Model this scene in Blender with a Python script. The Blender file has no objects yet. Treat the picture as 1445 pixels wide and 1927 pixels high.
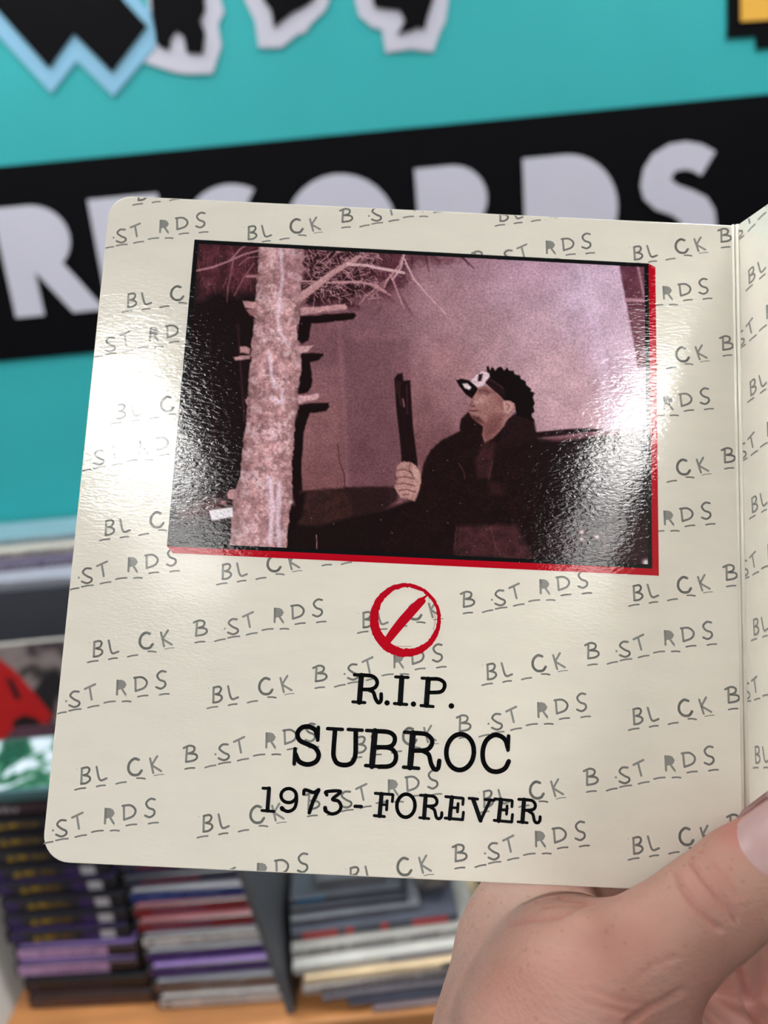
import bpy, bmesh, math, random
import numpy as np
from mathutils import Vector, Matrix

random.seed(7); rng = np.random.default_rng(7)
S = bpy.context.scene
COL = S.collection

# ------------------------------------------------------------------ camera
F = 1450.0; CX, CY = 722.5, 963.5
PITCH, ROLL = math.radians(17), math.radians(5.4)
Bk = np.array([0, -math.cos(PITCH), math.sin(PITCH)])
U0 = np.array([0, math.sin(PITCH), math.cos(PITCH)]); X0 = np.array([1.0, 0, 0])
Rt = math.cos(ROLL) * X0 - math.sin(ROLL) * U0
Up = math.sin(ROLL) * X0 + math.cos(ROLL) * U0
C = np.array([0, 0, 1.5])
cd = bpy.data.cameras.new('camera'); cam = bpy.data.objects.new('camera', cd); COL.objects.link(cam)
cam.matrix_world = Matrix(((Rt[0], Up[0], Bk[0], C[0]), (Rt[1], Up[1], Bk[1], C[1]), (Rt[2], Up[2], Bk[2], C[2]), (0, 0, 0, 1)))
cd.sensor_fit = 'VERTICAL'; cd.sensor_height = 36.0; cd.lens = F * 36.0 / 1927.0
cd.clip_start = 0.01; cd.clip_end = 50
cd.dof.use_dof = True; cd.dof.focus_distance = 0.208
cd.dof.aperture_fstop = (cd.lens * 1e-3) / 0.0030
S.camera = cam

# ------------------------------------------------------------------ world, exposure
w = bpy.data.worlds.new('store'); S.world = w; w.use_nodes = True
w.node_tree.nodes['Background'].inputs[0].default_value = (0.93, 0.95, 1.0, 1)
w.node_tree.nodes['Background'].inputs[1].default_value = 0.11
vs = S.view_settings
vs.view_transform = 'Standard'; vs.look = 'None'; vs.gamma = 1; vs.use_curve_mapping = False
vs.exposure = 0.2
LAMP_STRENGTH = 32.0
LAMPS = [(-0.60, -1.24), (0.92, -1.46), (-0.60, 0.88), (0.84, 0.88), (-2.04, -1.24), (-2.04, 0.88), (2.28, 0.88), (-0.60, -1.98), (0.94, -2.2)]
CEIL = 2.75

# ------------------------------------------------------------------ helpers
def lin(c):
    c = np.asarray(c, float) / 255.0
    return np.where(c <= 0.04045, c / 12.92, ((c + 0.055) / 1.055) ** 2.4)

def ray(x, y): return ((x - CX) / F) * Rt - ((y - CY) / F) * Up - Bk
def proj(P):
    d = np.asarray(P) - C; z = -(d @ Bk)
    return CX + F * (d @ Rt) / z, CY - F * (d @ Up) / z, z
def at_y(x, y, Y): d = ray(x, y); return C + d * (Y / d[1])
def at_z(x, y, Z): d = ray(x, y); return C + d * ((Z - C[2]) / d[2])
def at_d(x, y, D): return C + ray(x, y) * D

def mesh_obj(name, verts, faces, mat=None, parent=None, smooth=False):
    me = bpy.data.meshes.new(name)
    me.from_pydata([tuple(map(float, v)) for v in verts], [], [tuple(f) for f in faces])
    me.update()
    if smooth: me.polygons.foreach_set('use_smooth', [True] * len(me.polygons))
    o = bpy.data.objects.new(name, me); COL.objects.link(o)
    if mat: me.materials.append(mat)
    if parent: o.parent = parent
    return o

def bm_obj(name, bm, mat=None, parent=None, smooth=False):
    me = bpy.data.meshes.new(name); bm.to_mesh(me); bm.free()
    if smooth: me.polygons.foreach_set('use_smooth', [True] * len(me.polygons))
    o = bpy.data.objects.new(name, me); COL.objects.link(o)
    if mat: me.materials.append(mat)
    if parent: o.parent = parent
    return o

def empty(name, loc=(0, 0, 0), rz=0):
    o = bpy.data.objects.new(name, None); COL.objects.link(o); o.location = loc; o.rotation_euler = (0, 0, rz)
    o.empty_display_size = 0.02
    return o

def tag(o, label=None, cat=None, group=None, kind=None):
    if label: o['label'] = label
    if cat: o['category'] = cat
    if group: o['group'] = group
    if kind: o['kind'] = kind
    return o

def box_bm(x0, x1, y0, y1, z0, z1, bevel=0.0, bm=None, seg=2):
    b = bmesh.new()
    bmesh.ops.create_cube(b, size=1)
    for v in b.verts:
        v.co = Vector(((x0 + x1) / 2 + v.co.x * (x1 - x0), (y0 + y1) / 2 + v.co.y * (y1 - y0), (z0 + z1) / 2 + v.co.z * (z1 - z0)))
    if bevel: bmesh.ops.bevel(b, geom=b.edges[:], offset=bevel, segments=seg, affect='EDGES', profile=0.5)
    if bm is None: return b
    me = bpy.data.meshes.new('t'); b.to_mesh(me); b.free(); bm.from_mesh(me); bpy.data.meshes.remove(me)
    return bm

def smooth_line(pts, n=5):
    p = np.array(pts, float)
    if len(p) < 3: return p
    q = np.vstack([2 * p[0] - p[1], p, 2 * p[-1] - p[-2]]); out = []
    for i in range(1, len(q) - 2):
        for k in range(n):
            t = k / n; a, b, c, d = q[i - 1:i + 3]
            out.append(0.5 * ((2 * b) + (-a + c) * t + (2 * a - 5 * b + 4 * c - d) * t * t + (-a + 3 * b - 3 * c + d) * t ** 3))
    out.append(p[-1]); return np.array(out)

def ribbon(V, Fc, pts, w0, z, w1=None, caps=True):
    """flat stroke: one quad per segment and a round joint at each point; appends to V, Fc"""
    p = np.asarray(pts, float); n = len(p)
    ws = np.linspace(w0, w1 if w1 is not None else w0, n) / 2
    for i in range(n - 1):
        d = p[i + 1] - p[i]; L = np.hypot(*d)
        if L < 1e-9: continue
        s = np.array([-d[1], d[0]]) / L; k = len(V)
        for q in (p[i] + s * ws[i], p[i] - s * ws[i], p[i + 1] - s * ws[i + 1], p[i + 1] + s * ws[i + 1]): V.append((q[0], q[1], z))
        Fc.append((k, k + 1, k + 2, k + 3))
    if caps:
        for i in range(n):
            k = len(V)
            for a in range(9):
                t = a * 2 * math.pi / 9; V.append((p[i][0] + ws[i] * math.cos(t), p[i][1] + ws[i] * math.sin(t), z))
            Fc.append(tuple(range(k, k + 9)))

# ------------------------------------------------------------------ materials
def newmat(name):
    m = bpy.data.materials.new(name); m.use_nodes = True
    nt = m.node_tree; return m, nt, nt.nodes['Principled BSDF']
def N(nt, typ, **kw):
    n = nt.nodes.new(typ)
    for k, v in kw.items(): setattr(n, k, v)
    return n
def mat(name, rgb, rough=0.5, spec=0.4, noise=0.06, nscale=30.0, bump=0.0, bscale=200.0, metal=0.0, stretch=(1, 1, 1)):
    m, nt, b = newmat(name)
    c = lin(rgb)
    tc = N(nt, 'ShaderNodeTexCoord'); mp = N(nt, 'ShaderNodeMapping'); mp.inputs['Scale'].default_value = stretch
    nt.links.new(tc.outputs['Object'], mp.inputs['Vector'])
    no = N(nt, 'ShaderNodeTexNoise'); no.inputs['Scale'].default_value = nscale; no.inputs['Detail'].default_value = 4
    nt.links.new(mp.outputs[0], no.inputs['Vector'])
    r = N(nt, 'ShaderNodeValToRGB')
    r.color_ramp.elements[0].position = 0.3; r.color_ramp.elements[1].position = 0.7
    r.color_ramp.elements[0].color = (*(c * (1 - noise)), 1); r.color_ramp.elements[1].color = (*np.minimum(c * (1 + noise), 1), 1)
    nt.links.new(no.outputs['Fac'], r.inputs[0]); nt.links.new(r.outputs[0], b.inputs['Base Color'])
    b.inputs['Roughness'].default_value = rough; b.inputs['Specular IOR Level'].default_value = spec; b.inputs['Metallic'].default_value = metal
    if bump:
        n2 = N(nt, 'ShaderNodeTexNoise'); n2.inputs['Scale'].default_value = bscale; n2.inputs['Detail'].default_value = 3
        nt.links.new(mp.outputs[0], n2.inputs['Vector'])
        bp = N(nt, 'ShaderNodeBump'); bp.inputs['Strength'].default_value = bump; bp.inputs['Distance'].default_value = 0.001
        nt.links.new(n2.outputs['Fac'], bp.inputs['Height']); nt.links.new(bp.outputs[0], b.inputs['Normal'])
    return m

def sleeve_mat(name, rgb, attr=None, noise=0.025, rough=0.055, spec=0.36):
    """varnished card: fine crinkled relief shared by every ink on the card"""
    m, nt, b = newmat(name)
    tc = N(nt, 'ShaderNodeTexCoord')
    if attr:
        a = N(nt, 'ShaderNodeAttribute'); a.attribute_name = attr
        g = N(nt, 'ShaderNodeTexNoise'); g.inputs['Scale'].default_value = 1500; g.inputs['Detail'].default_value = 3; g.inputs['Roughness'].default_value = 0.7
        nt.links.new(tc.outputs['Object'], g.inputs['Vector'])
        mr = N(nt, 'ShaderNodeMapRange'); mr.inputs[1].default_value = 0.25; mr.inputs[2].default_value = 0.75; mr.inputs[3].default_value = 0.62; mr.inputs[4].default_value = 1.42
        nt.links.new(g.outputs['Fac'], mr.inputs[0])
        mx = N(nt, 'ShaderNodeVectorMath', operation='SCALE')
        nt.links.new(a.outputs['Color'], mx.inputs[0]); nt.links.new(mr.outputs[0], mx.inputs['Scale'])
        nt.links.new(mx.outputs[0], b.inputs['Base Color'])
    else:
        c = lin(rgb)
        no = N(nt, 'ShaderNodeTexNoise'); no.inputs['Scale'].default_value = 160; no.inputs['Detail'].default_value = 5
        mp = N(nt, 'ShaderNodeMapping'); mp.inputs['Scale'].default_value = (0.35, 1, 1)
        nt.links.new(tc.outputs['Object'], mp.inputs[0]); nt.links.new(mp.outputs[0], no.inputs['Vector'])
        r = N(nt, 'ShaderNodeValToRGB'); r.color_ramp.elements[0].position = 0.3; r.color_ramp.elements[1].position = 0.7
        r.color_ramp.elements[0].color = (*(c * (1 - noise)), 1); r.color_ramp.elements[1].color = (*np.minimum(c * (1 + noise), 1), 1)
        nt.links.new(no.outputs['Fac'], r.inputs[0]); nt.links.new(r.outputs[0], b.inputs['Base Color'])
    b.inputs['Roughness'].default_value = rough; b.inputs['Specular IOR Level'].default_value = spec
    mp2 = N(nt, 'ShaderNodeMapping'); mp2.inputs['Scale'].default_value = (0.42, 1, 1); mp2.inputs['Rotation'].default_value = (0, 0, 0.1)
    nt.links.new(tc.outputs['Object'], mp2.inputs[0])
    n1 = N(nt, 'ShaderNodeTexNoise'); n1.inputs['Scale'].default_value = 1300; n1.inputs['Detail'].default_value = 3; n1.inputs['Distortion'].default_value = 0.6
    n2 = N(nt, 'ShaderNodeTexNoise'); n2.inputs['Scale'].default_value = 75; n2.inputs['Detail'].default_value = 2
    nt.links.new(mp2.outputs[0], n1.inputs['Vector']); nt.links.new(mp2.outputs[0], n2.inputs['Vector'])
    b1 = N(nt, 'ShaderNodeBump'); b1.inputs['Strength'].default_value = 1.0; b1.inputs['Distance'].default_value = 0.00004
    b2 = N(nt, 'ShaderNodeBump'); b2.inputs['Strength'].default_value = 1.0; b2.inputs['Distance'].default_value = 0.00012
    nt.links.new(n1.outputs['Fac'], b1.inputs['Height']); nt.links.new(n2.outputs['Fac'], b2.inputs['Height'])
    nt.links.new(b2.outputs[0], b1.inputs['Normal']); nt.links.new(b1.outputs[0], b.inputs['Normal'])
    return m

def emit_mat(name, rgb, s):
    m = bpy.data.materials.new(name); m.use_nodes = True; nt = m.node_tree; nt.nodes.clear()
    e = nt.nodes.new('ShaderNodeEmission'); e.inputs[0].default_value = (*rgb, 1); e.inputs[1].default_value = s
    o = nt.nodes.new('ShaderNodeOutputMaterial'); nt.links.new(e.outputs[0], o.inputs[0]); return m

M = {}
M['teal'] = mat('teal_paint', (52, 178, 184), 0.55, 0.3, 0.03, 6, 0.25, 220)
M['black_paint'] = mat('black_paint', (6, 6, 11), 0.6, 0.08, 0.2, 20, 0.1, 220)
M['sign_white'] = mat('white_vinyl', (205, 205, 222), 0.5, 0.3, 0.02, 12)
M['sign_blue'] = mat('light_blue_vinyl', (140, 195, 228), 0.5, 0.3, 0.02, 12)
M['sign_yellow'] = mat('yellow_vinyl', (235, 180, 75), 0.5, 0.3, 0.03, 12)
M['ceiling'] = mat('ceiling_tile', (190, 190, 186), 0.9, 0.1, 0.03, 40)
M['floor'] = mat('floor_vinyl', (120, 112, 104), 0.6, 0.3, 0.1, 10)
M['troffer'] = mat('white_metal', (215, 215, 215), 0.4, 0.4, 0.02, 20)
M['lamp'] = emit_mat('lamp_glow', (1.0, 0.985, 0.96), LAMP_STRENGTH)
M['lamp_dim'] = emit_mat('lamp_glow_dim', (1.0, 0.985, 0.96), LAMP_STRENGTH * .3)

# ------------------------------------------------------------------ room
WALL_Y = 1.2
tag(bm_obj('wall_back', box_bm(-2.6, 2.6, WALL_Y, WALL_Y + 0.1, 0, CEIL), M['teal']), 'teal painted shop wall behind the sign lettering', kind='structure')
tag(bm_obj('floor', box_bm(-3.6, 3.6, -4.5, WALL_Y + 0.1, -0.05, 0), M['floor']), 'grey brown shop floor', kind='structure')
tag(bm_obj('ceiling', box_bm(-3.6, 3.6, -4.5, WALL_Y + 0.1, CEIL, CEIL + 0.05), M['ceiling']), 'white tiled shop ceiling', kind='structure')
for i, (lx, ly) in enumerate(LAMPS):
    t = empty('ceiling_light', (lx, ly, CEIL))
    side = 'far left' if lx < -2 else 'left' if lx < 0 else 'right' if lx < 2 else 'far right'
    tag(t, 'white ceiling troffer light %s, %s' % ('over the shelf' if ly > 0 else 'behind the viewer' if ly > -1.7 else 'dim, farther back', side), 'ceiling light', 'ceiling troffers')
    b = bmesh.new()
    for (a0, a1, c0, c1) in ((-.17, -.15, -.32, .32), (.15, .17, -.32, .32), (-.15, .15, -.32, -.3), (-.15, .15, .3, .32)): box_bm(a0, a1, c0, c1, -0.03, 0.0, 0, b)
    bm_obj('frame', b, M['troffer'], t)
    bm_obj('diffuser', box_bm(-.15, .15, -.3, .3, -0.02, -0.005), M['lamp'] if ly > -1.7 else M['lamp_dim'], t)

# ------------------------------------------------------------------ wall sign
def wall_xz(p): q = at_y(p[0], p[1], WALL_Y); return (q[0], q[2])
def slab(name, pts_xz, y_back, th, mat_, parent=None):
    """flat cut-out standing proud of the wall; outline in wall x,z"""
    pts = list(pts_xz)
    a = sum(pts[i][0] * pts[(i + 1) % len(pts)][1] - pts[(i + 1) % len(pts)][0] * pts[i][1] for i in range(len(pts)))
    if a < 0: pts = pts[::-1]
    n = len(pts)
    V = [(x, y_back - th, z) for x, z in pts] + [(x, y_back, z) for x, z in pts]
    Fc = [tuple(range(n)), tuple(range(2 * n - 1, n - 1, -1))] + [(i, i + n, (i + 1) % n + n, (i + 1) % n) for i in range(n)]
    o = mesh_obj(name, V, Fc, mat_, parent)
    b = bmesh.new(); b.from_mesh(o.data); bmesh.ops.recalc_face_normals(b, faces=b.faces[:]); bmesh.ops.triangulate(b, faces=[f for f in b.faces if len(f.verts) > 4]); b.to_mesh(o.data); b.free()
    return o
sign = tag(empty('wall_sign', (0, 0, 0)), 'black band across the teal wall with white capitals RECORDS', 'sign')
slab('band', [(-2.0, 1.428), (2.0, 1.428), (2.0, 1.6955), (-2.0, 1.6955)], WALL_Y + .001, 0.003, M['black_paint'], sign)
ZT, ZB = 1.641, 1.489
def arc(cx, cz, rx, rz, a0, a1, n=14): return [(cx + rx * math.cos(math.radians(a0 + (a1 - a0) * i / n)), cz + rz * math.sin(math.radians(a0 + (a1 - a0) * i / n))) for i in range(n + 1)]
H = ZT - ZB
def letter_R(x):
    return [(x, ZB), (x, ZT), (x + .052, ZT)] + arc(x + .052, ZT - .046, .05, .046, 85, -50, 10) + [(x + .132, ZB), (x + .086, ZB), (x + .042, ZB + .062), (x + .042, ZB)]
x_R = wall_xz((-12, 400))[0]; x_E = wall_xz((168, 387))[0]; x_C0 = wall_xz((340, 440))[0]; x_O0 = wall_xz((520, 420))[0]
x_R2 = wall_xz((780, 325))[0]; x_D = wall_xz((983, 302))[0]; x_S = wall_xz((1204, 350))[0]
cyl = M['sign_white']
yb = WALL_Y - 0.002
slab('letter', letter_R(x_R), yb, .002, cyl, sign)
slab('letter', [(x_E, ZB), (x_E, ZT), (x_E + .1, ZT), (x_E + .1, ZT - .036), (x_E + .045, ZT - .036), (x_E + .045, ZB + .095), (x_E + .09, ZB + .095), (x_E + .09, ZB + .06), (x_E + .045, ZB + .06), (x_E + .045, ZB + .036), (x_E + .1, ZB + .036), (x_E + .1, ZB)], yb, .002, cyl, sign)
cxC = x_C0 + .078; cz = (ZT + ZB) / 2
slab('letter', arc(cxC, cz, .078, H / 2 + .003, 62, 298, 24) + arc(cxC, cz, .032, H / 2 - .042, 290, 70, 16), yb, .002, cyl, sign)
ox0, oz_t = wall_xz((545, 378)); ox1, _ = wall_xz((722, 372)); ocx = (ox0 + ox1) / 2 + .002
slab('letter', arc(ocx, cz, .082, H / 2 + .003, 0, 345, 30)[:-1], yb, .002, cyl, sign)
slab('letter', letter_R(x_R2), yb, .002, cyl, sign)
slab('letter', [(x_D, ZB), (x_D, ZT)] + [(x_D + .06, ZT)] + arc(x_D + .06, cz, .076, H / 2, 80, -80, 16) + [(x_D + .06, ZB)], yb, .002, cyl, sign)
s_top = [(1344, 286), (1318, 272), (1289, 267), (1258, 272), (1228, 290), (1210, 318), (1204, 350), (1210, 375), (1232, 395), (1262, 405), (1280, 418), (1283, 440), (1265, 452), (1240, 446), (1215, 430), (1194, 478), (1225, 497), (1262, 505), (1305, 497), (1335, 470), (1346, 430), (1342, 395), (1328, 372), (1300, 358), (1274, 349), (1260, 338), (1268, 323), (1287, 319), (1302, 322), (1317, 331)]
slab('letter', [wall_xz(p) for p in s_top], yb, .002, cyl, sign)

def px_slab(name, pts, m, th, back, parent=None, smooth=False): return slab(name, [wall_xz(p) for p in pts], back, th, m, parent)
def wl(name, label, outer, inner, mo, mi):
    t = tag(empty(name, (0, 0, 0)), label, 'wall lettering')
    px_slab('outline', outer, mo, .003, WALL_Y + .001, t)
    px_slab('face', inner, mi, .002, WALL_Y - .002, t)
    return t
wl('zigzag_letter', 'black zigzag letter with a wide light blue outline on the teal wall',
   [(-130, -210), (-60, -10), (0, 70), (97, 176), (145, 115), (214, 182), (300, 80), (300, 36), (262, 0), (190, -240)],
   [(-90, -240), (-40, -25), (0, 22), (94, 129), (140, 64), (212, 137), (278, 50), (232, 0), (165, -240)], M['sign_blue'], M['black_paint'])
wl('ragged_letter', 'ragged black letter with white outline touching the light blue zigzag',
   [(277, -240), (278, 0), (292, 60), (294, 92), (272, 118), (330, 137), (352, 140), (400, 139), (417, 86), (410, 46), (422, 22), (415, 0), (412, -240)],
   [(288, -240), (285, 0), (288, 30), (300, 88), (320, 95), (322, 75), (332, 59), (347, 70), (352, 100), (382, 102), (387, 65), (378, 40), (387, 20), (385, 0), (384, -240)], M['sign_white'], M['black_paint'])
wl('ragged_letter', 'pointed ragged black letter with white outline, middle of the wall lettering',
   [(470, -240), (460, 0), (480, 40), (487, 90), (530, 90), (560, 65), (575, 62), (585, 45), (612, 20), (620, 0), (625, -240)],
   [(505, -240), (495, 0), (510, 20), (516, 53), (550, 25), (575, 12), (592, 0), (598, -240)], M['sign_white'], M['black_paint'])
wl('ragged_letter', 'hooked ragged black letter with white outline, right of the pointed one',
   [(672, -240), (668, 0), (675, 30), (700, 52), (718, 56), (726, 100), (775, 92), (792, 96), (815, 98), (828, 60), (838, 40), (843, 0), (846, -240)],
   [(705, -240), (701, 0), (706, 15), (730, 18), (752, 20), (762, 40), (748, 65), (775, 58), (785, 52), (798, 57), (805, 30), (815, 0), (818, -240)], M['sign_white'], M['black_paint'])
wl('stepped_sign', 'yellow block with stepped black outline at the right of the teal wall',
   [(1369, -270), (1367, 73), (1420, 69), (1422, 93), (1560, 84), (1560, -270)],
   [(1393, -270), (1392, 42), (1560, 32), (1560, -270)], M['black_paint'], M['sign_yellow'])

# ------------------------------------------------------------------ shelf and rack
SZ = 0.774
M['wood'] = mat('orange_wood', (180, 122, 74), 0.35, 0.4, 0.22, 9, 0.05, 60, stretch=(0.6, 6, 6))
M['rack'] = mat('dark_grey_laminate', (66, 70, 80), 0.45, 0.4, 0.08, 14)
M['divider'] = mat('grey_plastic_divider', (92, 93, 99), 0.4, 0.45, 0.08, 20)
sh = tag(empty('display_shelf', (0, 0.9, 0)), 'orange wooden display shelf under the stacks of disc cases', 'shelf')
def rel(o, p): o.parent = p; o.matrix_parent_inverse = Matrix.Translation(-Vector(p.location)); return o
o = rel(bm_obj('shelf_board', box_bm(-1.6, 1.6, 0.607, WALL_Y - .001, SZ - 0.035, SZ, 0.004), M['wood']), sh)
o = rel(bm_obj('front_panel', box_bm(-1.6, 1.6, 0.64, 0.66, 0.0, SZ - 0.035), M['wood']), sh)
for sx in (-1.58, 1.56): rel(bm_obj('side_panel', box_bm(sx, sx + .02, 0.66, WALL_Y - .001, 0, SZ - 0.035), M['wood']), sh)
rk = tag(bm_obj('display_riser', box_bm(-1.4, 1.4, 1.0, WALL_Y - .001, SZ, 1.134, 0.003), M['rack']), 'dark blue grey riser step standing against the teal wall', 'riser')
# divider leaning a little to the left
def lean_slab(name, x0, x1, y0, y1, z0, z1, lean, m, bev=.0012):
    b = box_bm(x0, x1, y0, y1, z0, z1, bev)
    for v in b.verts: v.co.x -= lean * (v.co.z - z0)
    return bm_obj(name, b, m)
tag(lean_slab('shelf_divider', -0.150, -0.142, 0.619, 0.76, SZ, 0.965, 0.14, M['divider']), 'dark grey plastic divider leaning between the disc cases and flat stack', 'divider')

# ------------------------------------------------------------------ disc cases
def ordinal(i): return ['bottom', 'second', 'third', 'fourth', 'fifth', 'sixth', 'seventh', 'eighth', 'ninth', 'tenth', 'eleventh', 'twelfth', 'thirteenth', 'fourteenth', 'fifteenth'][i]
PAL = {
 'brown': (74, 52, 48), 'black': (16, 15, 20), 'pink': (176, 138, 182), 'blackpurple': (19, 15, 30), 'maroon': (52, 26, 38),
 'white': (205, 198, 196), 'tan': (110, 86, 76), 'purple': (58, 30, 104), 'red': (128, 24, 34), 'blue': (30, 52, 122), 'navy': (40, 42, 66)}
for k, c in PAL.items(): M['case_' + k] = mat('case_' + k, c, 0.3, 0.5, 0.12, 40)
M['plastic'] = mat('clear_black_plastic', (30, 30, 34), 0.22, 0.5, 0.1, 30)
M['yellow_ink'] = mat('yellow_ink', (150, 118, 20), 0.4); M['white_ink'] = mat('white_ink', (178, 176, 184), 0.4)
M['lilac_ink'] = mat('lilac_ink', (120, 98, 158), 0.35); M['dark_ink'] = mat('dark_ink', (70, 52, 78), 0.4); M['red_ink'] = mat('red_ink', (190, 66, 70), 0.4)
M['blue_ink'] = mat('blue_ink', (110, 120, 170), 0.4); M['violet_ink'] = mat('violet_ink', (50, 32, 84), 0.4); M['violet_top'] = mat('violet_top', (172, 140, 214), 0.25, 0.5)
M['grey_top'] = mat('grey_top', (150, 150, 160), 0.25, 0.5); M['red_top'] = mat('red_top', (176, 110, 118), 0.25, 0.5)
CW, CT, CDp = 0.138, 0.0166, 0.125

def flat_bar(x0, x1, z0, z1, y): return [(x0, y, z0), (x1, y, z0), (x1, y, z1), (x0, y, z1)]
def scribble(x0, x1, z0, z1, y, n, seed):
    """illegible small lettering on a spine: a row of short uneven strokes"""
    r = random.Random(seed); V, Fc = [], []
    xs = np.linspace(x0, x1, n + 1)
    for i in range(n):
        if r.random() < 0.12: continue
        a, b = xs[i], xs[i] + (xs[1] - xs[0]) * r.uniform(.5, .85); h = r.uniform(.55, 1.0)
        for (p, q, s, t) in ((a, a + (b - a) * .35, z0, z0 + (z1 - z0) * h), (a, b, z0 + (z1 - z0) * h * .7, z0 + (z1 - z0) * h)):
            k = len(V); V += flat_bar(p, q, s, t, y); Fc.append((k, k + 1, k + 2, k + 3))
    return V, Fc
def make_case(loc, rz, kind, label, group, seed, w=CW, t=CT, d=CDp, top=None):
    e = empty('disc_case', loc, rz)
    tag(e, label, 'disc case', group)
    bm_obj('case_shell', box_bm(0, w, 0, d, 0, t - .0004, 0.0012), M['plastic'], e)
    y = -0.0004
    bm_obj('spine_insert', box_bm(.004, w - .003, y, .0005, .0018, t - .0022), M['case_' + kind], e)
    tm = M[top] if top else M['case_' + kind]
    bm_obj('cover_insert', box_bm(.006, w - .004, .002, d - .004, t - .0006, t - .0001), tm, e)
    y2 = y - .0003
    def bar(name, m, *rects):
        V, Fc = [], []
        for r_ in rects: k = len(V); V += flat_bar(r_[0], r_[1], r_[2], r_[3], y2); Fc.append((k, k + 1, k + 2, k + 3))
        mesh_obj(name, V, Fc, m, e)
    z0, z1 = .0045, t - .005
    if kind == 'blackpurple':
        bar('logo_block', M['white_ink'], (w - .032, w - .016, .0028, t - .003))
        V, Fc = scribble(.052, .078, z0, z1, y2, 7, seed); V2, F2 = [(.030, y2, z0 - .001), (.040, y2, z0 - .001), (.035, y2, z1 + .001)], [(0, 1, 2)]
        k = len(V); V += V2; Fc.append((k, k + 1, k + 2)); k = len(V); V += flat_bar(.042, .052, z0 + .001, z1 - .001, y2); Fc.append((k, k + 1, k + 2, k + 3))
        mesh_obj('spine_title', V, Fc, M['yellow_ink'], e)
        bar('spine_band', M['violet_ink'], (.006, .020, .002, t - .0025)); bar('spine_band', M['violet_ink'], (w - .05, w - .034, .002, t - .0025))
    elif kind == 'pink':
        V, Fc = scribble(.03, .095, z0, z1, y2, 10, seed); mesh_obj('spine_title', V, Fc, M['dark_ink'], e)
        bar('logo_block', M['case_black'], (w - .034, w - .003, .0018, t - .0022))
    elif kind in ('white', 'tan', 'brown', 'black'):
        V, Fc = scribble(.045, .1, z0, z1, y2, 11, seed); mesh_obj('spine_title', V, Fc, M['dark_ink'] if kind == 'white' else M['white_ink'] if kind == 'tan' else M['dark_ink'], e)
        bar('logo_block', M['dark_ink'], (.01, .016, .005, t - .006))
    elif kind in ('red', 'navy'):
        V, Fc = scribble(.02, .085, z0, z1, y2, 13, seed); mesh_obj('spine_title', V, Fc, M['blue_ink'] if kind == 'red' else M['red_ink'], e)
    elif kind == 'blue':
        V, Fc = scribble(.025, .105, z0 - .001, z1, y2, 15, seed); mesh_obj('spine_title', V, Fc, M['blue_ink'], e)
    elif kind == 'maroon':
        V, Fc = scribble(.02, .06, z0 - .001, z1, y2, 6, seed); mesh_obj('spine_title', V, Fc, M['white_ink'], e)
    elif kind == 'purple':
        V, Fc = scribble(.03, .07, z0, z1, y2, 8, seed); mesh_obj('spine_title', V, Fc, M['lilac_ink'], e)
    return e
nm = {'brown': 'brown', 'black': 'plain black', 'pink': 'pink lilac', 'blackpurple': 'black and purple yellow-titled', 'maroon': 'dark maroon', 'white': 'white', 'tan': 'tan', 'purple': 'purple', 'red': 'red', 'blue': 'blue', 'navy': 'navy'}
left = ['brown', 'black', 'pink', 'pink'] + ['blackpurple'] * 8 + ['maroon', 'maroon']
xoff = [0, -.004, -.012, -.012, -.020, -.021, -.023, -.030, -.036, -.042, -.048, -.05, -.052, -.055]
for i, k in enumerate(left):
    make_case((-0.434 + xoff[i], 0.655 + i * .0058, SZ + i * CT), math.radians(-2.5 + random.uniform(-.6, .6)), k,
              '%s disc case, %s from the bottom of the left stack' % (nm[k], ordinal(i)) if i else 'brown disc case at the bottom of the left stack, on the wood',
              'disc cases in the left stack', 100 + i, top='lilac_ink' if k == 'pink' else 'violet_ink' if i in (4, 7) else None)
ZL = SZ + len(left) * CT
right = [('white', None), ('tan', 'grey_top'), ('purple', 'violet_top'), ('purple', 'grey_top'), ('white', 'grey_top'), ('red', 'red_top'), ('red', 'red_top'), ('blue', 'grey_top'), ('navy', None), ('navy', None)]
for i, (k, tp) in enumerate(right):
    make_case((-0.291 - i * .0036, 0.640 + i * .0062, SZ + i * .0145), math.radians(-1 + random.uniform(-.8, .8)), k,
              '%s disc case, %s from the bottom of the stack beside the divider' % (nm[k], ordinal(i)) if i else 'white disc case at the bottom of the stack beside the divider',
              'disc cases beside the divider', 200 + i, t=.0145, top=tp)

# green and white case on the left stack
def print_mat(name, stops, scale, seed, rough=.25, distort=1.2):
    m, nt, b = newmat(name); tc = N(nt, 'ShaderNodeTexCoord'); no = N(nt, 'ShaderNodeTexNoise')
    no.noise_dimensions = '4D'; no.inputs['W'].default_value = seed
    no.inputs['Scale'].default_value = scale; no.inputs['Detail'].default_value = 2; no.inputs['Distortion'].default_value = distort
    nt.links.new(tc.outputs['Object'], no.inputs['Vector']); r = N(nt, 'ShaderNodeValToRGB'); r.color_ramp.interpolation = 'EASE'
    while len(r.color_ramp.elements) < len(stops): r.color_ramp.elements.new(.5)
    for e, (p, c) in zip(r.color_ramp.elements, stops): e.position = p; e.color = (*lin(c), 1)
    nt.links.new(no.outputs['Fac'], r.inputs[0]); nt.links.new(r.outputs[0], b.inputs['Base Color']); b.inputs['Roughness'].default_value = rough
    return m
M['green_print'] = print_mat('green_white_print', [(.36, (28, 70, 52)), (.44, (60, 110, 80)), (.5, (196, 204, 216)), (.7, (215, 220, 230))], 22, 3)
M['red_print'] = print_mat('grey_black_print', [(.38, (34, 30, 34)), (.46, (128, 118, 118)), (.54, (60, 52, 56)), (.62, (140, 128, 128))], 11, 6)
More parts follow.
